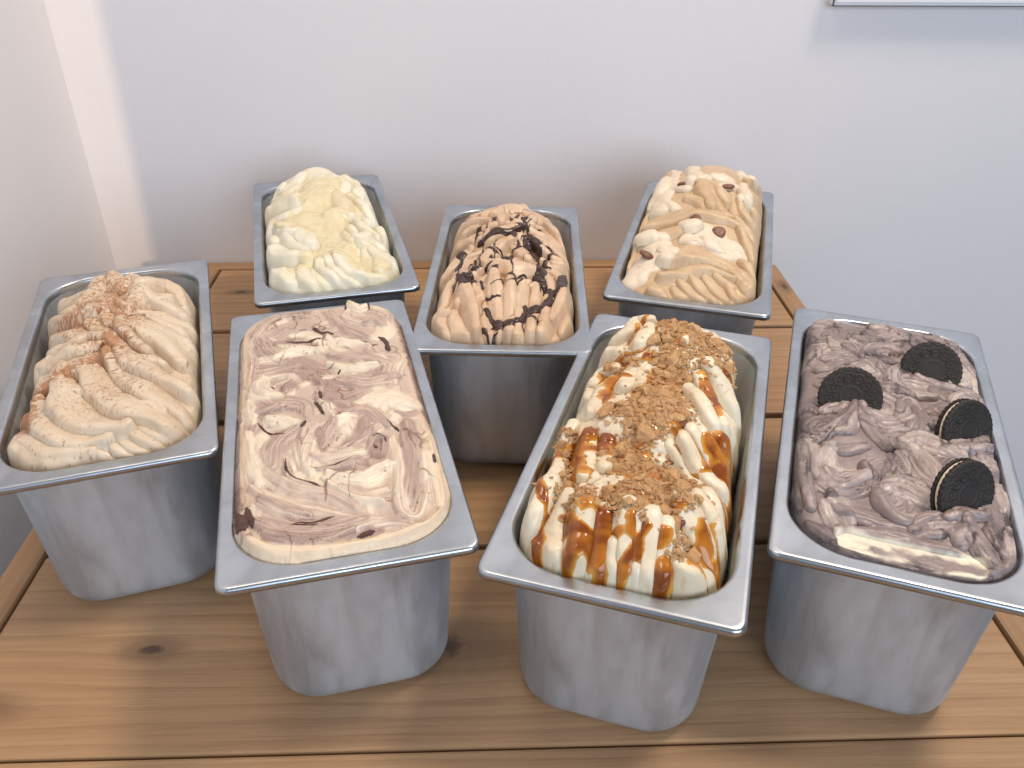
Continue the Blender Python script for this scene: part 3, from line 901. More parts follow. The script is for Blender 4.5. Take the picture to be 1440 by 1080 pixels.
# ------------------------------------------------------------------ ice cream: coffee
I = Ice('G', 0.0008, (830, 210, 4.0), 400,
        [(-.165, -7), (-.14, 3), (-.10, 14), (-.04, 26), (.03, 38), (.09, 45), (.135, 42), (.152, 22), (.16, -6)],
        [(-.165, -7), (-.1, -3), (0, 0), (.1, 0), (.15, -10)], [(-.165, -7), (-.1, -7), (0, -8), (.1, -5), (.15, -10)], 2.2, .75)
for s in [
    ([(345, 820), (400, 840)], 9, 4, 0), ([(480, 785), (550, 850)], 5.5, 3.2, -.6), ([(510, 745), (570, 800), (640, 862)], 5.5, 3.2, -.6), ([(570, 720), (630, 790), (700, 866)], 5.5, 3.2, -.6), ([(640, 705), (690, 770), (765, 845)], 5.5, 3.2, -.6), ([(690, 690), (740, 740), (800, 790)], 5.5, 3.2, -.6), ([(780, 790), (830, 840), (850, 860)], 4.5, 3, -.5), ([(815, 780), (850, 820), (885, 845)], 4.5, 3, -.5),
    ([(400, 735), (540, 700), (680, 690), (800, 750)], 7, 4.5, -.5), ([(430, 655), (600, 640), (750, 675), (845, 760)], 9, 5.5, -.5), ([(440, 585), (600, 595), (760, 630), (850, 700)], 11, 5, -.4), ([(300, 480), (450, 410), (650, 380), (800, 420), (910, 540)], 13, 6, -.5),
    ([(300, 540), (450, 480), (560, 470)], 12, 4, -.3), ([(340, 270), (300, 350), (262, 420)], 8, 6, .2), ([(420, 225), (370, 290), (330, 340)], 8, 5, .2), ([(330, 350), (290, 420), (270, 470)], 7, 5, .2), ([(260, 520), (225, 600), (205, 680)], 7, 4, .2),
    ([(880, 215), (945, 250), (965, 300)], 8, 6, -.3), ([(870, 255), (930, 330), (972, 400)], 6.5, 6, -.4), ([(860, 300), (920, 410), (968, 480)], 6.5, 6, -.4), ([(840, 340), (900, 450), (962, 540)], 7, 6.5, -.4), ([(830, 430), (900, 530), (945, 620)], 7.5, 7, -.4), ([(850, 500), (900, 590), (920, 650)], 7, 6, -.4), ([(860, 640), (910, 700), (940, 770)], 6, 5, -.3), ([(840, 775), (880, 800), (915, 835)], 9, 6, 0), ([(850, 690), (880, 740), (930, 800)], 6, 4, -.2),
    ([(590, 215), (650, 230), (685, 300), (690, 350)], 13, 6, -.3), ([(560, 290), (620, 305), (640, 350)], 9, 5, -.2), ([(700, 250), (740, 280), (770, 320)], 8, 5, -.3), ([(720, 340), (770, 370), (800, 390)], 8, 5, -.2), ([(800, 290), (825, 340), (810, 380)], 7, 5, -.2), ([(460, 110), (440, 160), (420, 200)], 9, 5, .2), ([(560, 110), (640, 130), (700, 120)], 12, 4, 0),
]:
    I.stroke(s[0], s[1], s[2], s[3], stri=.1)
I.gaps((1.2, 3, 0.5, 3), 11, 50, .002)
I.finish(0.0005, 120)
I.swell(0.0022)
col = flat(I, (0.56, 0.395, 0.235))
col = mixc(col, (0.61, 0.455, 0.29), sstep(-.2, .2, fbm(I.U * 40, I.V * 40, 3, 3)))
I.build('ice_cream', M['ice'], col, 'smooth coffee-coloured ice cream, tall heap with ridged front')
w = NT('whipped_cream')
w.b.inputs['Subsurface Weight'].default_value = 0.2
w.b.inputs['Subsurface Scale'].default_value = 0.003
M['cream'] = w.set(Base_Color=(0.72, 0.62, 0.48), Roughness=0.42)


def dollop(I, strokes, thick):
    T = np.full(I.U.shape, -0.002)
    for pts, wd in strokes:
        r = I.dist(I.px(pts), wd * 0.0026)
        sl, bd, sd, al, ln = r
        I.seed += 1
        ww = wd * .001 * (1 + .5 * fbm(I.U[sl] * 60, I.V[sl] * 60, I.seed, 2))
        x = bd / (ww * 1.2)
        t = np.where(x < 1, np.clip(1 - x * x, 0, 1) ** .5 * thick * .001 * (1 + .7 * fbm(I.U[sl] * 90, I.V[sl] * 90, I.seed + 4, 2)), -(x - 1) * .004)
        T[sl] = np.maximum(T[sl], t)
    return T


for st, th in [([([(385, 555), (410, 620), (330, 660)], 13), ([(330, 640), (270, 720), (215, 745)], 11), ([(310, 545), (350, 545)], 8)], 5.5),
               ([([(560, 465), (650, 480), (750, 530), (815, 580)], 12), ([(545, 525), (580, 545)], 7), ([(680, 540), (760, 580)], 9)], 5),
               ([([(440, 205), (410, 290), (400, 350)], 10), ([(450, 230), (540, 245), (560, 230)], 6), ([(440, 330), (480, 340)], 6)], 5),
               ([([(490, 95), (500, 140), (480, 170)], 6), ([(520, 150), (600, 180), (640, 180)], 7)], 4.5),
               ([([(720, 120), (800, 160), (880, 200)], 9), ([(700, 170), (770, 180)], 7), ([(850, 150), (890, 200)], 7)], 5),
               ([([(740, 225), (830, 230), (855, 300), (860, 350)], 7)], 4)]:
    I.overlay('cream_dollop', dollop(I, st, th), M['cream'])
    for q in ():
        pass


def disc_mesh(name, r, t, n=28):
    """a chocolate button: domed lens with a rounded edge and a faint pressed mark"""
    prof = [(0, t * .5), (r * .18, t * .46), (r * .3, t * .5), (r * .6, t * .46), (r * .85, t * .34), (r * .97, t * .12), (r, 0), (r * .97, -t * .2), (r * .85, -t * .35), (0, -t * .4)]
    vs, fs = [], []
    for j, (pr, z) in enumerate(prof):
        for i in range(n):
            a = 2 * math.pi * i / n
            k = 1 + .03 * math.sin(3 * a + 1)
            vs.append((pr * math.cos(a) * k, pr * math.sin(a) * k, z))
    for j in range(len(prof) - 1):
        for i in range(n):
            a, b = j * n + i, j * n + (i + 1) % n
            fs.append((a, a + n, b + n, b))
    return mesh_from(name, vs, fs)


w = NT('milk_chocolate')
g = w.n('TexCoord').outputs['Object']
w.bump(w.noise(g, 500, 3), .2, .0008)
M['button'] = w.set(Base_Color=w.mix(w.rng(w.noise(g, 220, 4), .35, .65, 0, 1), (0.14, 0.055, 0.032), (0.22, 0.095, 0.058)), Roughness=0.42)
bme = disc_mesh('chocolate_button', 0.0078, 0.005)
BT = [((545, 113), .1, -.1, 'chocolate button on the cream peak at the back corner of the coffee ice cream', 4.5),
      ((773, 122), -.5, -.3, 'chocolate button on the hindmost right-hand cream dollop of the coffee ice cream', 4.5),
      ((525, 226), .2, .35, 'chocolate button half sunk in the cream dollop by the left rim', 3.5),
      ((772, 231), -.1, -.2, 'chocolate button on the cream ribbon in front of the hindmost dollop', 4),
      ((585, 436), .15, .5, 'chocolate button tucked behind the wide cream dollop across the middle', 3.2),
      ((720, 484), -.2, .15, 'chocolate button lying on top of the wide cream dollop', 5),
      ((322, 618), .2, .1, 'large chocolate button on the front cream dollop of the coffee ice cream', 5.5)]
for n_, (pp, tx, ty, lab, up) in enumerate(BT):
    u_, v_ = I.px([pp])[0]
    # look a little nearer the viewer, as the dollop lifts the button
    z_ = I.surf(u_, v_) + up * .001
    dvec = np.array(I.world(u_, v_, z_)) - CAM
    o = link('chocolate_button', bme, M['button'], None, True)
    o.location = I.world(u_, v_ - up * .0008, z_)
    o.rotation_euler = (.35 + ty, tx, n_ * 1.3)
    o.scale = (1.25,) * 3 if n_ == 6 else (1.0,) * 3
    tag(o, lab, 'chocolate', 'chocolate buttons on the coffee ice cream')

# ------------------------------------------------------------------ ice cream: biscuit crumbs and caramel
K2, K3 = (840, 440, 6.0), (720, 620, 4.114)
I = Ice('C', 0.00056, K3, 500,
        [(-.165, -6), (-.152, 4), (-.13, 18), (-.105, 26), (-.085, 23), (-.06, 17), (-.05, 20), (-.03, 33), (-.01, 33), (.015, 26), (.03, 22), (.042, 26), (.06, 38), (.08, 40), (.11, 35), (.135, 22), (.15, -5)],
        [(-.165, -6), (-.12, -7), (0, -14), (.08, -16), (.15, -22)], [(-.165, -8), (-.12, -13), (0, -14), (.08, -16), (.15, -22)], 1.8, .85)
for s in [
    ([(225, 270), (150, 400), (50, 570)], 9, 9, .2), ([(310, 370), (245, 540), (215, 730)], 7, 8, .2), ([(400, 370), (370, 560), (345, 770)], 8, 9, .2), ([(510, 450), (480, 620), (470, 810)], 6, 6, .2), ([(590, 640), (570, 830)], 5, 6, 0),
    ([(660, 440), (650, 660), (650, 850)], 7.5, 9, 0), ([(815, 520), (790, 700), (775, 880)], 7.5, 9, -.1), ([(895, 560), (885, 720), (870, 900)], 5, 7, -.1), ([(730, 520), (715, 700), (705, 870)], 4, 5, 0),
    ([(925, 770), (985, 830), (1075, 865)], 5, 9, 0), ([(950, 560), (960, 660), (950, 760)], 8, 4, 0), ([(1000, 420), (1060, 560), (1170, 730)], 10, 8, -.2), ([(1080, 410), (1170, 540), (1215, 660)], 6, 7, -.3), ([(1140, 360), (1220, 480), (1245, 570)], 6, 7, -.3), ([(1050, 720), (1130, 780), (1230, 770)], 7, 4, 0),
    ([(250, -20), (180, 110), (150, 270)], 8, 9, .2), ([(330, -20), (265, 110), (240, 225)], 6, 7, .2), ([(430, 30), (400, 200)], 7, 6, .2), ([(540, 30), (520, 150)], 6, 5, .1),
    ([(1000, 60), (1110, 220), (1210, 340)], 6, 7, -.3), ([(1050, 0), (1190, 190), (1290, 370)], 7, 9, -.3), ([(1110, 10), (1240, 210), (1340, 310)], 7, 8, -.3), ([(1190, 30), (1290, 170), (1350, 250)], 6, 7, -.3), ([(930, 40), (1010, 130), (1070, 240)], 6, 5, -.3), ([(330, 200), (450, 200)], 6, 4, 0),
]:
    I.stroke(s[0], s[1], s[2], s[3], t0=.75, t1=.8, stri=.1)
for s in [
    ([(870, 610), (960, 820), (1060, 1040)], 5.5, 8, -.2), ([(945, 530), (1080, 760), (1225, 980)], 6, 10, -.2), ([(1010, 590), (1160, 790), (1295, 950)], 6, 10, -.2), ([(1200, 960), (1270, 1000), (1310, 1050)], 6, 8, 0), ([(780, 740), (880, 880), (980, 1040)], 6, 7, -.2), ([(980, 280), (1080, 460), (1180, 640)], 8, 6, -.2),
    ([(440, 140), (330, 160), (260, 215)], 6, 8, .2), ([(410, 200), (360, 260), (330, 310)], 7, 8, .2), ([(300, 220), (200, 280), (140, 320)], 6, 7, .2), ([(180, 380), (80, 410), (0, 460)], 8, 8, .2), ([(260, 340), (160, 360)], 7, 5, .2), ([(240, 620), (220, 700)], 6, 7, 0), ([(110, 630), (40, 690), (-10, 780)], 7, 6, .2), ([(30, 720), (-30, 800), (-60, 880)], 7, 7, .2), ([(560, 200), (650, 220), (700, 260)], 6, 5, 0),
    ([(120, 530), (0, 600), (-60, 700)], 7, 8, .2), ([(-20, 560), (-80, 660), (-110, 790)], 7, 8, .2),
]:
    I.stroke(s[0], s[1], s[2], s[3], t0=.75, t1=.8, stri=.1, crop=K2)
I.D += .0035 * np.clip(fbm(I.U * 75, I.V * 75, 8, 3) * 2 + .3, 0, 1) * sstep(.004, .0, I.D)
I.gaps(([(-.14, 1), (-.08, 4), (.05, 9), (.1, 18), (.13, 28)], [(-.14, 4), (-.05, 7), (.04, 7), (.08, 18), (.12, 30)], 0.5, 17), 11, 60, .003)
I.finish(0.0005, 140)
I.swell(0.0026)
col = flat(I, (0.74, 0.63, 0.45))
col = mixc(col, (0.78, 0.70, 0.54), sstep(-.2, .2, fbm(I.U * 40, I.V * 40, 3, 3)))
col = mixc(col, (0.62, 0.42, 0.22), sstep(.26, .36, fbm(I.U * 330, I.V * 330, 12, 2)) * .5)
I.build('ice_cream', M['ice'], col, 'cream-coloured ice cream in three ridged tiers with caramel sauce')
w = NT('caramel_sauce')
g = w.n('TexCoord').outputs['Object']
w.b.inputs['Subsurface Weight'].default_value = 0.15
w.b.inputs['Subsurface Scale'].default_value = 0.003
M['caramel'] = w.set(Base_Color=w.n('Attribute', attribute_name='Col').outputs['Color'], Roughness=0.14)
ca3 = [([(185, 330), (165, 500), (158, 700)], 1.8), ([(250, 430), (190, 520), (182, 700)], 2.0), ([(310, 490), (350, 560), (390, 620), (340, 770)], 3.0), ([(440, 610), (400, 720)], 2.5), ([(530, 490), (490, 620), (500, 800)], 5.0), ([(550, 620), (620, 590)], 4.0),
       ([(690, 490), (685, 600)], 3.2), ([(695, 690), (640, 840)], 2.6), ([(770, 580), (735, 640), (725, 740)], 2.2), ([(868, 600), (858, 690)], 1.8), ([(885, 770), (845, 890)], 2.6), ([(1090, 600), (1082, 710)], 3.4), ([(1150, 560), (1205, 740)], 2.6), ([(1180, 400), (1240, 520)], 3),
       ([(1110, 50), (1190, 220), (1220, 310)], 4.5), ([(1200, 50), (1290, 170), (1330, 250)], 4.5), ([(1060, 130), (1100, 220)], 3), ([(1310, 50), (1320, 90)], 4), ([(1310, 310), (1345, 270)], 4), ([(1195, 300), (1260, 400)], 3.5), ([(250, 50), (225, 180)], 3), ([(300, 110), (240, 160)], 2.6),
       ([(440, 10), (390, 100), (400, 195)], 4.0), ([(550, 10), (530, 110)], 3), ([(690, 230), (690, 320)], 3), ([(1000, 800), (1080, 830)], 2.2), ([(1160, 770), (1190, 800)], 3), ([(980, 440), (930, 500)], 2.4), ([(400, 370), (410, 420)], 3), ([(640, 30), (600, 90)], 2.5), ([(1000, 20), (1050, 90)], 3)]
ca2 = [([(160, 610), (110, 700), (60, 790)], 4), ([(60, 620), (0, 690)], 3.6), ([(410, 150), (320, 215), (305, 290)], 2.2), ([(870, 640), (930, 800), (1020, 1030)], 2.2), ([(470, 190), (510, 200)], 3), ([(220, 400), (250, 440)], 4), ([(690, 900), (650, 1010)], 3), ([(430, 360), (500, 360)], 3), ([(1000, 510), (1120, 590)], 2.6), ([(850, 600), (900, 570)], 2.6), ([(210, 620), (230, 640)], 3)]
F_ = np.zeros_like(I.U)
for cl, kp in ((ca3, K3), (ca2, K2)):
    for pts, w_ in cl:
        F_ = np.maximum(F_, I.near(pts, w_ * 1.5, kp))
for pts, s_, kp in (([(650, 150), (640, 400), (540, 700), (450, 930)], 20, K2), ([(680, 60), (760, 250), (650, 350), (850, 400)], 17, K3), ([(300, 60), (420, 100), (540, 90)], 9, K3), ([(450, 430), (600, 470), (760, 480)], 8, K3), ([(1130, 120), (1250, 240)], 9, K3)):
    F_ = np.maximum(F_, .62 * I.near(pts, s_, kp))
T = (F_ * 1.15 + 1.1 * fbm(I.U * 75, I.V * 75, 140, 3) + np.clip((I.blur(I.H, 14) - I.H) * 260, -.35, .5) * (F_ > .05) - .43) * .0022
T = np.where(T > .0007, .0007 + (T - .0007) * .25, T) + np.where(F_ > .04, 0, -.002)
pool = np.clip(T / .0008, 0, 1) * (1 + 1.2 * fbm(I.U * 120, I.V * 120, 6, 3))
cc_ = mixc(flat(I, (0.62, 0.31, 0.065)), (0.46, 0.165, 0.018), sstep(.15, .6, pool))
cc_ = mixc(cc_, (0.22, 0.055, 0.008), sstep(.7, 1.2, pool))
I.overlay('caramel_sauce', T, M['caramel'], cc_)
IC = I

# crumbs: the pieces one can pick out are things, the dust between them is stuff
w = NT('biscuit_crumb')
g = w.n('TexCoord').outputs['Object']
oi = w.n('ObjectInfo').outputs['Random']
cb = w.mix(w.rng(w.noise(g, 600, 4, .7), .3, .7, 0, 1), (0.45, 0.25, 0.105), (0.68, 0.445, 0.23))
cb = w.mix(w.math('MULTIPLY', oi, .45), cb, (0.42, 0.20, 0.075))
w.bump(w.noise(g, 900, 4, .7), .7, .0012)
M['crumb'] = w.set(Base_Color=cb, Roughness=0.8)
w = NT('toffee_piece')
g = w.n('TexCoord').outputs['Object']
w.bump(w.noise(g, 700, 4, .7), .7, .0012)
M['toffee'] = w.set(Base_Color=w.mix(w.noise(g, 500, 3), (0.11, 0.03, 0.014), (0.28, 0.10, 0.05)), Roughness=0.5)
rnd = random.Random(7)


def chunk_mesh(name, sx, sy, sz, n=20):
    bm = bmesh.new()
    for _ in range(n):
        v = Vector((rnd.gauss(0, 1), rnd.gauss(0, 1), rnd.gauss(0, 1))).normalized() * rnd.uniform(.75, 1.1)
        bm.verts.new((v.x * sx, v.y * sy, v.z * sz))
    r = bmesh.ops.convex_hull(bm, input=bm.verts[:])
    bmesh.ops.delete(bm, geom=[g_ for g_ in r['geom_interior'] if isinstance(g_, bmesh.types.BMVert)], context='VERTS')
    bmesh.ops.triangulate(bm, faces=bm.faces[:])
    e = bmesh.ops.subdivide_edges(bm, edges=bm.edges[:], cuts=1, use_grid_fill=True)
    for v in bm.verts:
        v.co *= 1 + rnd.uniform(-.13, .10)
    me = bpy.data.meshes.new(name)
    bm.to_mesh(me); bm.free()
    return me


cm = [chunk_mesh('biscuit_crumb', rnd.uniform(.0044, .0066), rnd.uniform(.0034, .0050), rnd.uniform(.0028, .0042), 22) for _ in range(10)]
cd = np.zeros_like(I.U)
for pts, s_ in [([(640, 130), (700, 200), (620, 300), (680, 420)], 16), ([(680, 420), (600, 520), (680, 560), (560, 680)], 15), ([(300, 420), (200, 430), (130, 540)], 7), ([(830, 200), (880, 230)], 8), ([(1030, 420), (1120, 560)], 6), ([(560, 680), (460, 800), (620, 830), (440, 940)], 16), ([(150, 850), (300, 900), (520, 940)], 8), ([(1010, 350), (900, 470)], 9)]:
    cd = np.maximum(cd, I.near(pts, s_ * .8, K2))
for pts, s_ in [([(700, 60), (640, 130), (800, 160), (930, 220)], 15), ([(760, 250), (640, 330), (430, 400)], 12), ([(800, 290), (870, 400), (930, 440)], 13), ([(320, 30), (320, 130), (340, 190)], 6), ([(290, 270), (350, 270), (230, 370)], 6), ([(960, 640), (940, 720)], 8), ([(1040, 260), (1080, 380)], 6), ([(740, 500), (760, 530)], 4), ([(620, 440), (700, 440)], 8)]:
    cd = np.maximum(cd, I.near(pts, s_ * .75))
cd *= sstep(.002, .006, I.E) * (I.H > .002)
ys, xs = np.nonzero(cd > .18)
wt = cd[ys, xs] ** 1.3
rs = np.random.RandomState(3)
grad = np.gradient(I.blur(I.H, 6), I.v, I.u)


def drop_point():
    k = rs.choice(len(ys), p=wt / wt.sum())
    return ys[k], xs[k]


placed = []
for n_ in range(6000):
    if len(placed) >= 285: break
    j, i = drop_point()
    u_, v_ = I.X[j, i], I.Y[j, i]
    s_ = rs.choice([.55, .75, .95, 1.25, 1.6], p=[.3, .3, .22, .13, .05])
    if any((u_ - a) ** 2 + (v_ - b) ** 2 < (.0026 * (s_ + c)) ** 2 * .42 for a, b, c in placed): continue
    placed.append((u_, v_, s_))
    o = link('biscuit_crumb', cm[n_ % 10], M['crumb'])
    nrm = Vector((-grad[1][j, i], -grad[0][j, i], 1)).normalized()
    nrm.rotate(Matrix.Rotation(I.a, 3, 'Z'))
    q = nrm.to_track_quat('Z', 'Y').to_euler()
    o.rotation_mode = 'QUATERNION'
    o.rotation_quaternion = nrm.to_track_quat('Z', 'Y') @ Matrix.Rotation(rs.uniform(0, 6.28), 3, 'Z').to_quaternion() @ Matrix.Rotation(rs.normal(0, .35), 3, 'X').to_quaternion()
    o.location = I.world(u_, v_, PH + I.H[j, i] + .0005 * s_)
    o.scale = (s_, s_, s_ * rs.uniform(.8, 1.2))
    tag(o, 'golden biscuit crumb scattered over the caramel ice cream', 'biscuit crumb', 'biscuit crumbs on the caramel ice cream')
for (pp, sz, kp, lab) in [((975, 555), 1.0, K3, 'dark reddish toffee lump above the front curl of ice cream'), ((740, 990), .9, K2, 'dark toffee lump on the middle tier beside the caramel streaks'), ((1060, 520), .9, K2, 'dark toffee lump on the steep flank of the rear tier'), ((925, 125), .6, K3, 'small dark toffee lump among the crumbs of the middle tier')]:
    u_, v_ = I.px([pp], kp)[0]
    o = link('toffee_lump', chunk_mesh('toffee_lump', .0085 * sz, .0045 * sz, .0038 * sz, 26), M['toffee'])
    o.location = I.world(u_, v_, I.surf(u_, v_) + .0012)
    o.rotation_euler = (.4, 0, rs.uniform(-.4, .4))
    tag(o, lab, 'toffee')
# crumb dust
vs, fs = [], []
for n_ in range(7000):
    j, i = drop_point()
    if rs.rand() < .14:
        j, i = int(np.clip(j + rs.normal(0, 22), 0, I.nv - 1)), int(np.clip(i + rs.normal(0, 16), 0, I.nu - 1))
        if I.H[j, i] < 0.0 or I.E[j, i] < .002: continue
    s_ = abs(rs.normal(.0009, .0007)) + .0003
    c0 = np.array([I.X[j, i], I.Y[j, i], PH + I.H[j, i] + s_ * .3])
    p_ = rs.normal(0, 1, (6, 3)) * .28 + np.array([(1, 0, 0), (-1, 0, 0), (0, 1, 0), (0, -1, 0), (0, 0, 1), (0, 0, -1)])
    b_ = len(vs)
    vs += list(map(tuple, c0 + p_ * s_ * [1.25, 1, .8]))
    for f_ in ((0, 2, 4), (2, 1, 4), (1, 3, 4), (3, 0, 4), (2, 0, 5), (1, 2, 5), (3, 1, 5), (0, 3, 5)):
        fs.append(tuple(b_ + t_ for t_ in f_))
o = link('crumb_dust', mesh_from('crumb_dust', vs, fs), M['crumb'])
o.location = (I.o[0], I.o[1], 0); o.rotation_euler = (0, 0, I.a)
tag(o, 'fine golden crumbs strewn between the biscuit pieces on the caramel ice cream', 'crumbs', kind='stuff')

# ------------------------------------------------------------------ ice cream: chocolate and cream swirl
K5, K6 = (330, 430, 5.333), (320, 590, 4.364)
I = Ice('B', 0.00055, K6, 600, [(-.165, 0), (-.13, 4), (-.08, 7), (0, 9), (.1, 10), (.165, 6)], [(-.165, 0), (0, 2), (.165, 3)], [(-.165, 0), (0, 4), (.165, 5)], 4, .6, 1.5)
I.ks = (1.0, 1.55)
rs = np.random.RandomState(21)
I.tone[:] = .5
for n_ in range(90):                                       # the ground of half-mixed smears
    u_, v_ = rs.uniform(-.066, .066), rs.uniform(-.155, .155)
    a_ = 2.2 * fbm(np.array([u_ * 14]), np.array([v_ * 14]), 5, 2)[0] * 3 + .5
    L_ = rs.uniform(.012, .034); k_ = rs.uniform(-.9, .9)
    P_ = [(u_ + L_ * t * math.cos(a_ + k_ * t), v_ + L_ * t * math.sin(a_ + k_ * t)) for t in (-1, -.5, 0, .5, 1)]
    I.stroke(P_, rs.uniform(4, 9), rs.uniform(.6, 1.8), rs.uniform(-.5, .5), .4, .4, .5, raw=True, over=True, tone=rs.choice([.1, .35, .5, .7, .95]))
for pts, w_, h_, tn, kp in [
    ([(160, 230), (300, 110), (560, 60)], 9, 1.5, .35, K5), ([(60, 300), (120, 420), (100, 600)], 9, 1.2, .4, K5), ([(200, 260), (240, 340), (330, 390)], 10, 1.5, .2, K5), ([(430, 240), (560, 225), (650, 290)], 10, 2.2, .97, K5), ([(300, 400), (450, 335), (650, 345)], 8, 2, .93, K5),
    ([(700, 60), (820, 160), (1000, 240)], 8, 2, .3, K5), ([(980, 140), (1060, 120), (1120, 160)], 9, 3, .15, K5), ([(850, 10), (930, 60), (1000, 40)], 8, 4, .9, K5), ([(680, 250), (800, 280), (1000, 310)], 7, 2.4, .9, K5), ([(730, 380), (900, 390), (1140, 430)], 9, 2.2, .2, K5), ([(700, 450), (850, 490), (1060, 475)], 8, 3, .95, K5),
    ([(800, 560), (1000, 580), (1200, 540)], 13, 2.5, .25, K5), ([(940, 720), (1150, 690), (1380, 760)], 15, 2.5, .92, K5), ([(700, 680), (850, 700), (1000, 660)], 10, 2, .3, K5), ([(450, 500), (560, 540), (640, 600)], 8, 2, .15, K5), ([(220, 560), (200, 660), (330, 690)], 11, 3, .95, K5), ([(90, 740), (110, 840), (130, 900)], 8, 2, .9, K5), ([(440, 600), (400, 660)], 9, 2.5, .05, K5),
    ([(200, 800), (400, 740), (540, 760), (560, 860)], 11, 2.5, .2, K5), ([(740, 860), (700, 780), (640, 740)], 7, 3, .9, K5), ([(800, 800), (1000, 800), (1100, 870), (1150, 900)], 9, 2.5, .2, K5),
    ([(420, 60), (300, 160), (270, 300)], 12, 2, .2, K6), ([(740, 0), (570, 110), (500, 290), (520, 330)], 9, 3, .93, K6), ([(640, 40), (600, 130), (580, 190)], 10, 2, .15, K6), ([(540, 240), (680, 240), (830, 210)], 10, 3, .8, K6), ([(560, 320), (700, 290), (800, 250)], 5, 2.5, .35, K6), ([(700, 180), (820, 100), (830, 20)], 9, 2, .2, K6), ([(860, 210), (900, 110), (980, 130), (960, 220), (900, 230)], 5, 3, .25, K6),
    ([(620, 360), (700, 390), (850, 390), (1000, 300)], 10, 4, .97, K6), ([(590, 380), (740, 480), (960, 530)], 5, 3.5, .93, K6), ([(700, 420), (850, 460), (980, 440)], 6, 1.5, .55, K6), ([(370, 280), (400, 390), (560, 440), (800, 540)], 6, 3, .45, K6), ([(190, 330), (400, 460), (640, 500), (830, 610)], 9, 2, .4, K6), ([(160, 420), (350, 530), (560, 570), (800, 620)], 9, 2.2, .6, K6), ([(200, 500), (330, 580), (500, 620)], 9, 2, .3, K6),
    ([(200, 640), (380, 700), (620, 690), (850, 630)], 15, 3, .18, K6), ([(230, 730), (400, 780), (620, 770), (800, 700)], 6, 2.5, .05, K6), ([(1110, 30), (1150, 260), (1110, 520)], 12, 2.5, .12, K6), ([(1060, 380), (1080, 560), (1170, 600), (1220, 420)], 6, 2.5, .7, K6), ([(1240, 90), (1270, 330), (1300, 540)], 13, 2.5, .93, K6), ([(1010, 120), (1040, 300), (1030, 480)], 6, 2.5, .85, K6),
    ([(830, 700), (1000, 660), (1150, 680)], 10, 2, .6, K6), ([(80, 730), (260, 830), (600, 850), (900, 790), (1200, 690), (1340, 570)], 9, 2.5, .95, K6), ([(130, 100), (140, 250), (200, 400)], 8, 2, .8, K6), ([(60, 60), (55, 330), (80, 520)], 8, 2, .3, K6), ([(800, 740), (950, 690)], 4, 1, .0, K6), ([(250, 20), (330, 30), (410, 40)], 9, 3, .97, K6)]:
    I.stroke(pts, w_, h_, rs.uniform(-.4, .4), .5, .5, .45, crop=kp, over=True, tone=tn)
edge = sstep(.0045, .0005, I.E)
I.fall = sstep(.0035, -.002, I.E) * (I.M0 + .003) + .0008 * edge * (1 + 3 * fbm(I.U * 300, I.V * 300, 4, 3))
I.finish(0.0003, 220)
wx = I.U + .004 * fbm(I.U * 120, I.V * 120, 9, 3); wy = I.V + .004 * fbm(I.U * 120, I.V * 120, 19, 3)
tn = np.clip(I.blur(I.tone, 7) + 1.0 * I.strk + .6 * fbm(wx * 60, wy * 40, 3, 4), 0, 1)
col = flat(I, (0.42, 0.305, 0.258))
col = mixc(col, (0.56, 0.435, 0.36), sstep(.1, .45, tn))
col = mixc(col, (0.78, 0.68, 0.53), sstep(.4, 1.0, tn))
ln_ = sstep(.05, .012, np.abs(I.strk + .08)) * sstep(.85, .4, I.tone) * sstep(-.05, .12, fbm(wx * 45, wy * 45, 33, 2))
col = mixc(col, (0.17, 0.085, 0.06), ln_ * .7)
vein = sstep(.018, .004, np.abs(fbm(wx * 38, wy * 26, 71, 3))) * sstep(0, .15, fbm(I.U * 30, I.V * 30, 72, 2))
col = mixc(col, (0.16, 0.075, 0.05), vein * .75)
spk = sstep(.31, .36, fbm(I.U * 420, I.V * 420, 81, 2)) * sstep(.1, .3, fbm(I.U * 40, I.V * 40, 82, 2) + .12)
col = mixc(col, (0.14, 0.06, 0.035), spk * .8)
crust = np.clip(1.2 * I.near([(1225, 110), (1270, 260), (1320, 420), (1400, 680), (1440, 820)], 3.2, K5) * (I.E > -.001) + .9 * I.near([(40, 480), (70, 620), (120, 720)], 4, K6) + .5 * I.near([(60, 0), (50, 250), (50, 480)], 4, K6), 0, 1)
col = mixc(col, (0.20, 0.085, 0.045), np.clip(crust * (1 + 2.5 * fbm(I.U * 350, I.V * 350, 91, 3)), 0, 1) * .85)
col = mixc(col, (0.74, 0.58, 0.40), sstep(.35, .0, crust) * sstep(.012, .003, I.E) * .6)
I.build('ice_cream', M['ice'], col, 'level ice cream swirled with cream and mauve-brown chocolate streaks', .0012)
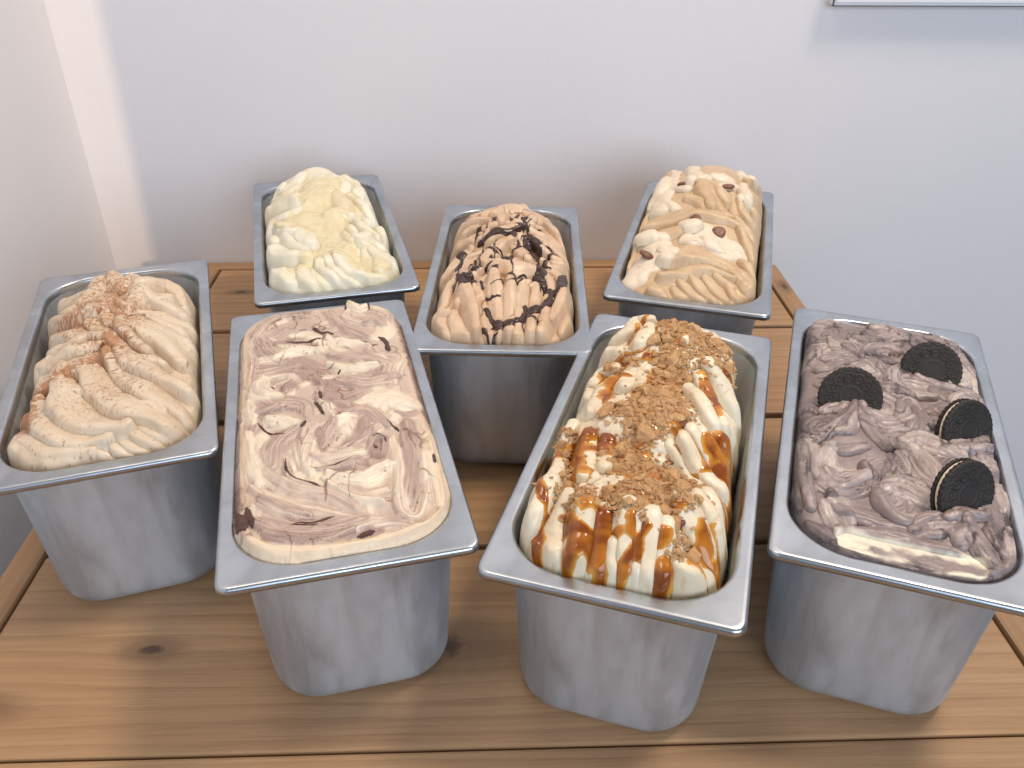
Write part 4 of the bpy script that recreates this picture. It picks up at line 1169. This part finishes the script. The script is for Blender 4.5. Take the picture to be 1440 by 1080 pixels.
T = np.maximum(I.sauce([([(390, 290), (500, 288), (645, 275)], 1.3), ([(600, 185), (640, 205), (735, 208)], 2.2), ([(860, 270), (930, 262), (985, 300), (1070, 290)], 1.2), ([(1085, 245), (1130, 265), (1155, 335)], 2.4), ([(605, 735), (630, 770), (670, 820)], 1.6), ([(640, 650), (650, 705)], 1.7), ([(775, 510), (800, 500)], 1.2), ([(280, 635), (300, 640)], 1.2), ([(1000, 10), (1010, 50)], 1.2), ([(830, 10), (835, 45)], 1.0)], .4, .9, K5),
               I.sauce([([(190, 40), (250, 85), (350, 110)], 1.3), ([(460, 75), (480, 30)], 1.5), ([(365, 280), (370, 350), (450, 395), (580, 440)], 1.0), ([(890, 120), (960, 125), (975, 160)], 1.0), ([(905, 180), (915, 170)], 1.6), ([(980, 20), (1050, 72)], 1.2), ([(390, 660), (520, 650), (655, 612)], 1.0), ([(400, 678), (560, 668)], .8), ([(60, 600), (95, 700)], 4.0), ([(120, 560), (160, 680)], 2.2), ([(1265, 230), (1275, 285)], 1.3), ([(510, 310), (640, 300), (780, 258)], .7), ([(800, 735), (900, 700)], 1.6)], .4, .8))
M['shard'] = NT('dark_chocolate_streak').set(Base_Color=(0.075, 0.030, 0.020), Roughness=0.4)
I.overlay('chocolate_streaks', T, M['shard'])

# ------------------------------------------------------------------ ice cream: cookies
KA, KB = (1140, 480, 4.153), (1110, 620, 4.364)
I = Ice('D', 0.00055, KB, 700, [(-.165, -2), (-.13, 3), (-.08, 7), (0, 9), (.1, 10), (.14, 8), (.165, -2)], [(-.165, -3), (0, 1), (.165, 0)], [(-.165, -3), (0, 0), (.1, -3), (.165, -10)], 3.2, .6, 3)
I.ks = (1.15, .82)
rs = np.random.RandomState(5)
I.tone[:] = .5
for n_ in range(80):
    u_, v_ = rs.uniform(-.068, .068), rs.uniform(-.125, .16)
    a_ = 5 * fbm(np.array([u_ * 12 + 3]), np.array([v_ * 12]), 15, 2)[0] + .3
    L_ = rs.uniform(.008, .026); k_ = rs.uniform(-1.3, 1.3)
    P_ = [(u_ + L_ * t * math.cos(a_ + k_ * t), v_ + L_ * t * math.sin(a_ + k_ * t)) for t in (-1, -.5, 0, .5, 1)]
    I.stroke(P_, rs.uniform(7, 14), rs.uniform(2, 4.5), rs.choice([-.6, -.4, .4, .6]), .3, .3, .7, raw=True, over=True, tone=rs.uniform(.2, .85))
for pts, w_, h_, tn, kp in [
    ([(40, 60), (60, 150), (180, 130)], 8, 5, .6, KA), ([(80, 130), (200, 105), (310, 115), (400, 180)], 9, 6, .5, KA), ([(330, 90), (400, 45), (500, 60)], 10, 6, .7, KA), ([(200, 40), (240, 60), (280, 100)], 7, 5, .5, KA), ([(550, 150), (480, 220), (540, 300), (700, 330)], 7, 5, .6, KA), ([(620, 215), (720, 250), (840, 290)], 5, 6, .75, KA), ([(400, 260), (470, 280), (580, 330)], 8, 5, .55, KA),
    ([(80, 410), (180, 390), (270, 370)], 6, 6, .5, KA), ([(270, 375), (240, 430), (190, 480), (40, 600)], 5, 7, .45, KA), ([(275, 380), (330, 500), (440, 640)], 5, 6, .6, KA), ([(250, 450), (230, 540), (150, 550)], 4, 5, .7, KA), ([(300, 470), (420, 530), (560, 540)], 6, 5, .6, KA), ([(520, 420), (560, 370), (630, 440), (700, 520)], 6, 5, .7, KA), ([(590, 410), (650, 470), (690, 500)], 4, 3, .4, KA),
    ([(560, 600), (640, 590), (760, 640), (860, 680)], 10, 5, .8, KA), ([(540, 680), (600, 780), (720, 850)], 9, 5, .6, KA), ([(600, 640), (700, 740), (740, 840)], 8, 5, .75, KA), ([(100, 620), (200, 640), (310, 620)], 6, 5, .5, KA), ([(120, 650), (90, 740), (200, 790), (350, 780)], 10, 6, .8, KA), ([(860, 650), (960, 625), (1030, 640)], 6, 7, .7, KA), ([(980, 690), (1050, 760), (1090, 800)], 7, 5, .6, KA), ([(860, 300), (960, 350), (1000, 400)], 6, 5, .6, KA), ([(880, 120), (940, 220), (980, 320)], 7, 5, .85, KA), ([(700, 430), (780, 410), (860, 400)], 7, 5, .45, KA),
    ([(30, 60), (50, 230), (60, 430)], 5, 4, .15, KB), ([(100, 60), (110, 240), (140, 420)], 5, 5, .55, KB), ([(200, 400), (240, 470), (300, 560)], 5, 5, .75, KB), ([(250, 380), (330, 470), (360, 550)], 5, 4, .7, KB), ([(110, 520), (170, 560), (260, 630)], 5, 4, .3, KB), ([(470, 170), (500, 250), (380, 310), (270, 330)], 7, 6, .2, KB), ([(230, 190), (300, 260), (440, 220)], 11, 5, .7, KB),
    ([(300, 420), (480, 460), (700, 530), (900, 560)], 9, 5, .55, KB), ([(540, 290), (580, 390), (690, 490), (900, 470)], 5, 8, .65, KB), ([(570, 310), (700, 300), (860, 380)], 11, 4, .6, KB), ([(300, 560), (500, 560), (760, 620), (1180, 760)], 7, 5, .5, KB), ([(760, 560), (850, 520), (1000, 540), (1040, 640)], 8, 5, .5, KB), ([(960, 500), (1060, 465), (1160, 490)], 6, 8, .6, KB), ([(1080, 510), (1130, 600), (1200, 690), (1270, 780)], 8, 6, .55, KB), ([(1020, 620), (1060, 560), (1100, 640)], 5, 4, .7, KB),
    ([(1290, 300), (1340, 420), (1390, 560)], 8, 6, .9, KB), ([(1240, 520), (1290, 620), (1330, 700)], 7, 5, .3, KB), ([(1340, 580), (1370, 680), (1360, 790)], 8, 6, .85, KB), ([(1240, 820), (1330, 800), (1400, 740)], 6, 5, .5, KB), ([(270, 640), (500, 735), (800, 815), (1240, 850)], 4, 3, .1, KB)]:
    I.stroke(pts, w_, h_, rs.uniform(-.5, .5), .5, .5, .45, crop=kp, over=True, tone=tn)
patch = np.clip(I.near([(360, 615), (520, 650), (700, 690), (900, 740), (1140, 780)], 8.5) * 1.9, 0, 1) ** 2
I.D = lerp(I.D, .0005 + 0 * I.D, sstep(.3, .8, patch))
I.M0 = lerp(I.M0, I.M0 * .6, sstep(.3, .8, patch))
I.gaps((0, 1.5, 0, 2), 5, 12, .002)
I.fall = I.fall + sstep(.002, -.002, I.E) * (I.M0 + .003)
I.finish(0.0004, 200, 1)
I.swell(0.0014, 3)
wx = I.U + .005 * fbm(I.U * 110, I.V * 110, 9, 3); wy = I.V + .005 * fbm(I.U * 110, I.V * 110, 19, 3)
tn = np.clip(I.tone + .8 * I.strk + .5 * fbm(wx * 60, wy * 60, 3, 4), 0, 1)
col = flat(I, (0.17, 0.125, 0.115))
col = mixc(col, (0.31, 0.24, 0.218), sstep(.1, .4, tn))
col = mixc(col, (0.50, 0.41, 0.368), sstep(.45, .85, tn))
col = mixc(col, (0.70, 0.60, 0.48), sstep(.88, 1.0, tn) * .8)
dk = sstep(.05, .01, np.abs(I.strk + .1)) * sstep(.0, .15, fbm(wx * 40, wy * 40, 33, 2))
col = mixc(col, (0.055, 0.045, 0.045), dk * .9)  # cookie streaks, darkened further to stand in for shade in the crevices
sp = sstep(.10, .22, fbm(wx * 170, wy * 60, 44, 4)) * sstep(-.02, .16, fbm(I.U * 32, I.V * 32, 45, 2))
col = mixc(col, (0.07, 0.058, 0.058), sp * .8)  # dark cookie flecks, spread wider as painted crevice shade too
lft_shade = sstep(.012, .002, I.E) * (I.U < .02)
col = mixc(col, (0.06, 0.05, 0.05), np.clip(lft_shade * (.45 + 2.0 * fbm(wx * 120, wy * 40, 55, 3)), 0, .9))  # shade of the crevices along the left edge, put into the colour
col = col * np.array((.83, .84, .90))
pc = sstep(.30, .6, patch + .35 * fbm(wx * 60, wy * 60, 63, 3))
col = mixc(col, np.array((0.80, 0.73, 0.58)), pc * sstep(.32, .02, fbm(wx * 45, wy * 90, 66, 3) * 1.2 + .22 * I.near([(800, 710), (950, 730)], 10)))
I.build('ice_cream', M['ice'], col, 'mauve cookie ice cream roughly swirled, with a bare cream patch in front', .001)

# cookies
w = NT('black_cocoa_wafer')
g = w.n('TexCoord').outputs['Object']
w.bump(w.noise(g, 900, 3, .6), .35, .0008)
M['wafer'] = w.set(Base_Color=w.mix(w.noise(g, 400, 3), (0.011, 0.008, 0.007), (0.024, 0.017, 0.0145)), Roughness=0.62)
M['filling'] = NT('vanilla_filling').set(Base_Color=(0.76, 0.68, 0.53), Roughness=0.5)
CRAD = 0.0238


def wafer_mesh(z0, z1, up):
    """cocoa wafer with a milled edge and a pressed pattern on its outer face"""
    n, rings = 144, [0.0, .08, .14, .2, .27, .33, .38, .43, .48, .53, .58, .63, .68, .73, .78, .83, .87, .90, .94, .97, 1.0]
    vs, fs = [], []
    for r in rings:
        for i in range(n):
            a = 2 * math.pi * i / n
            h = 0
            if .30 < r < .36: h += .00035                                  # oval ring round the middle
            if .42 < r < .84:                                              # twelve four-leaved florets
                rr = (r - .63) / .16
                aa = ((a / (2 * math.pi) * 12) % 1 - .5) * 2.3
                d = math.hypot(rr, aa)
                h += .0005 * (math.cos(min(d, 1.4) * 6.0) > -.1) * (d < 1.15)
            if .86 < r < .92 and (i // 4) % 2 == 0: h += .00045            # dashes near the edge
            e = 1 + (.010 if (i % 4) < 2 else -.010) * (r > .95)
            vs.append((CRAD * r * e * math.cos(a), CRAD * r * e * math.sin(a), (z1 + h - (.0009 if r > .98 else 0)) if up else (z0 - h + (.0009 if r > .98 else 0))))
    m = len(rings)
    base = len(vs)
    for i in range(n):
        a = 2 * math.pi * i / n
        e = 1 + (.010 if (i % 4) < 2 else -.010)
        vs.append((CRAD * e * math.cos(a), CRAD * e * math.sin(a), z0 if up else z1))
    vs.append((0, 0, z0 if up else z1))
    for j in range(m - 1):
        for i in range(n):
            a, b = j * n + i, j * n + (i + 1) % n
            fs.append((a, a + n, b + n, b))
    for i in range(n):
        a, b = (m - 1) * n + i, (m - 1) * n + (i + 1) % n
        fs.append((a, base + i, base + (i + 1) % n, b))
        fs.append((base + i, base + n, base + (i + 1) % n))
    me = mesh_from('wafer', vs, fs)
    bm = bmesh.new(); bm.from_mesh(me)
    bmesh.ops.remove_doubles(bm, verts=bm.verts[:], dist=1e-6)
    bmesh.ops.recalc_face_normals(bm, faces=bm.faces[:]); bm.to_mesh(me); bm.free()
    return me


wf_top, wf_bot = wafer_mesh(.0016, .0048, True), wafer_mesh(-.0048, -.0016, False)
fvs = [rrect(.0222, .0222, .0221, z, 12, 1) for z in (-.0017, -.0010, .0010, .0017)]
fvs[1] = rrect(.0226, .0226, .0225, -.0010, 12, 1); fvs[2] = rrect(.0226, .0226, .0225, .0010, 12, 1)
fil = loft('cream_filling', fvs, True, True)
CK = [((1196, 558), .017, (-.30, -.72, .62), 0, 'sandwich cookie lying back on the left side of the mauve ice cream'),
      ((1311, 520), .015, (-.20, -.75, .62), 1, 'sandwich cookie lying back beside the rear right corner of its pan'),
      ((1363, 607), .013, (.34, -1.0, .45), 2, 'small-looking upright sandwich cookie by the right rim, behind another cookie'),
      ((1362, 697), .016, (.34, -1.0, .42), 3, 'upright sandwich cookie with its cream filling showing, by the right rim')]
for (q, h, nv_, rot, lab) in CK:
    d = CW + (q[0] - 720) / FPX * CR + (540 - q[1]) / FPX * CU
    t = (PH + h - CAM[2]) / d[2]
    P = CAM + t * d
    root = empty('sandwich_cookie', tuple(P))
    nv_ = Vector(nv_).normalized()
    root.rotation_mode = 'QUATERNION'
    root.rotation_quaternion = nv_.to_track_quat('Z', 'Y') @ Matrix.Rotation(rot * .7, 3, 'Z').to_quaternion()
    root.location = root.location - nv_ * .0048
    tag(root, lab, 'cookie', 'cookies in the mauve ice cream')
    link('wafer', wf_top, M['wafer'], root); link('wafer', wf_bot, M['wafer'], root); link('cream_filling', fil, M['filling'], root, True)
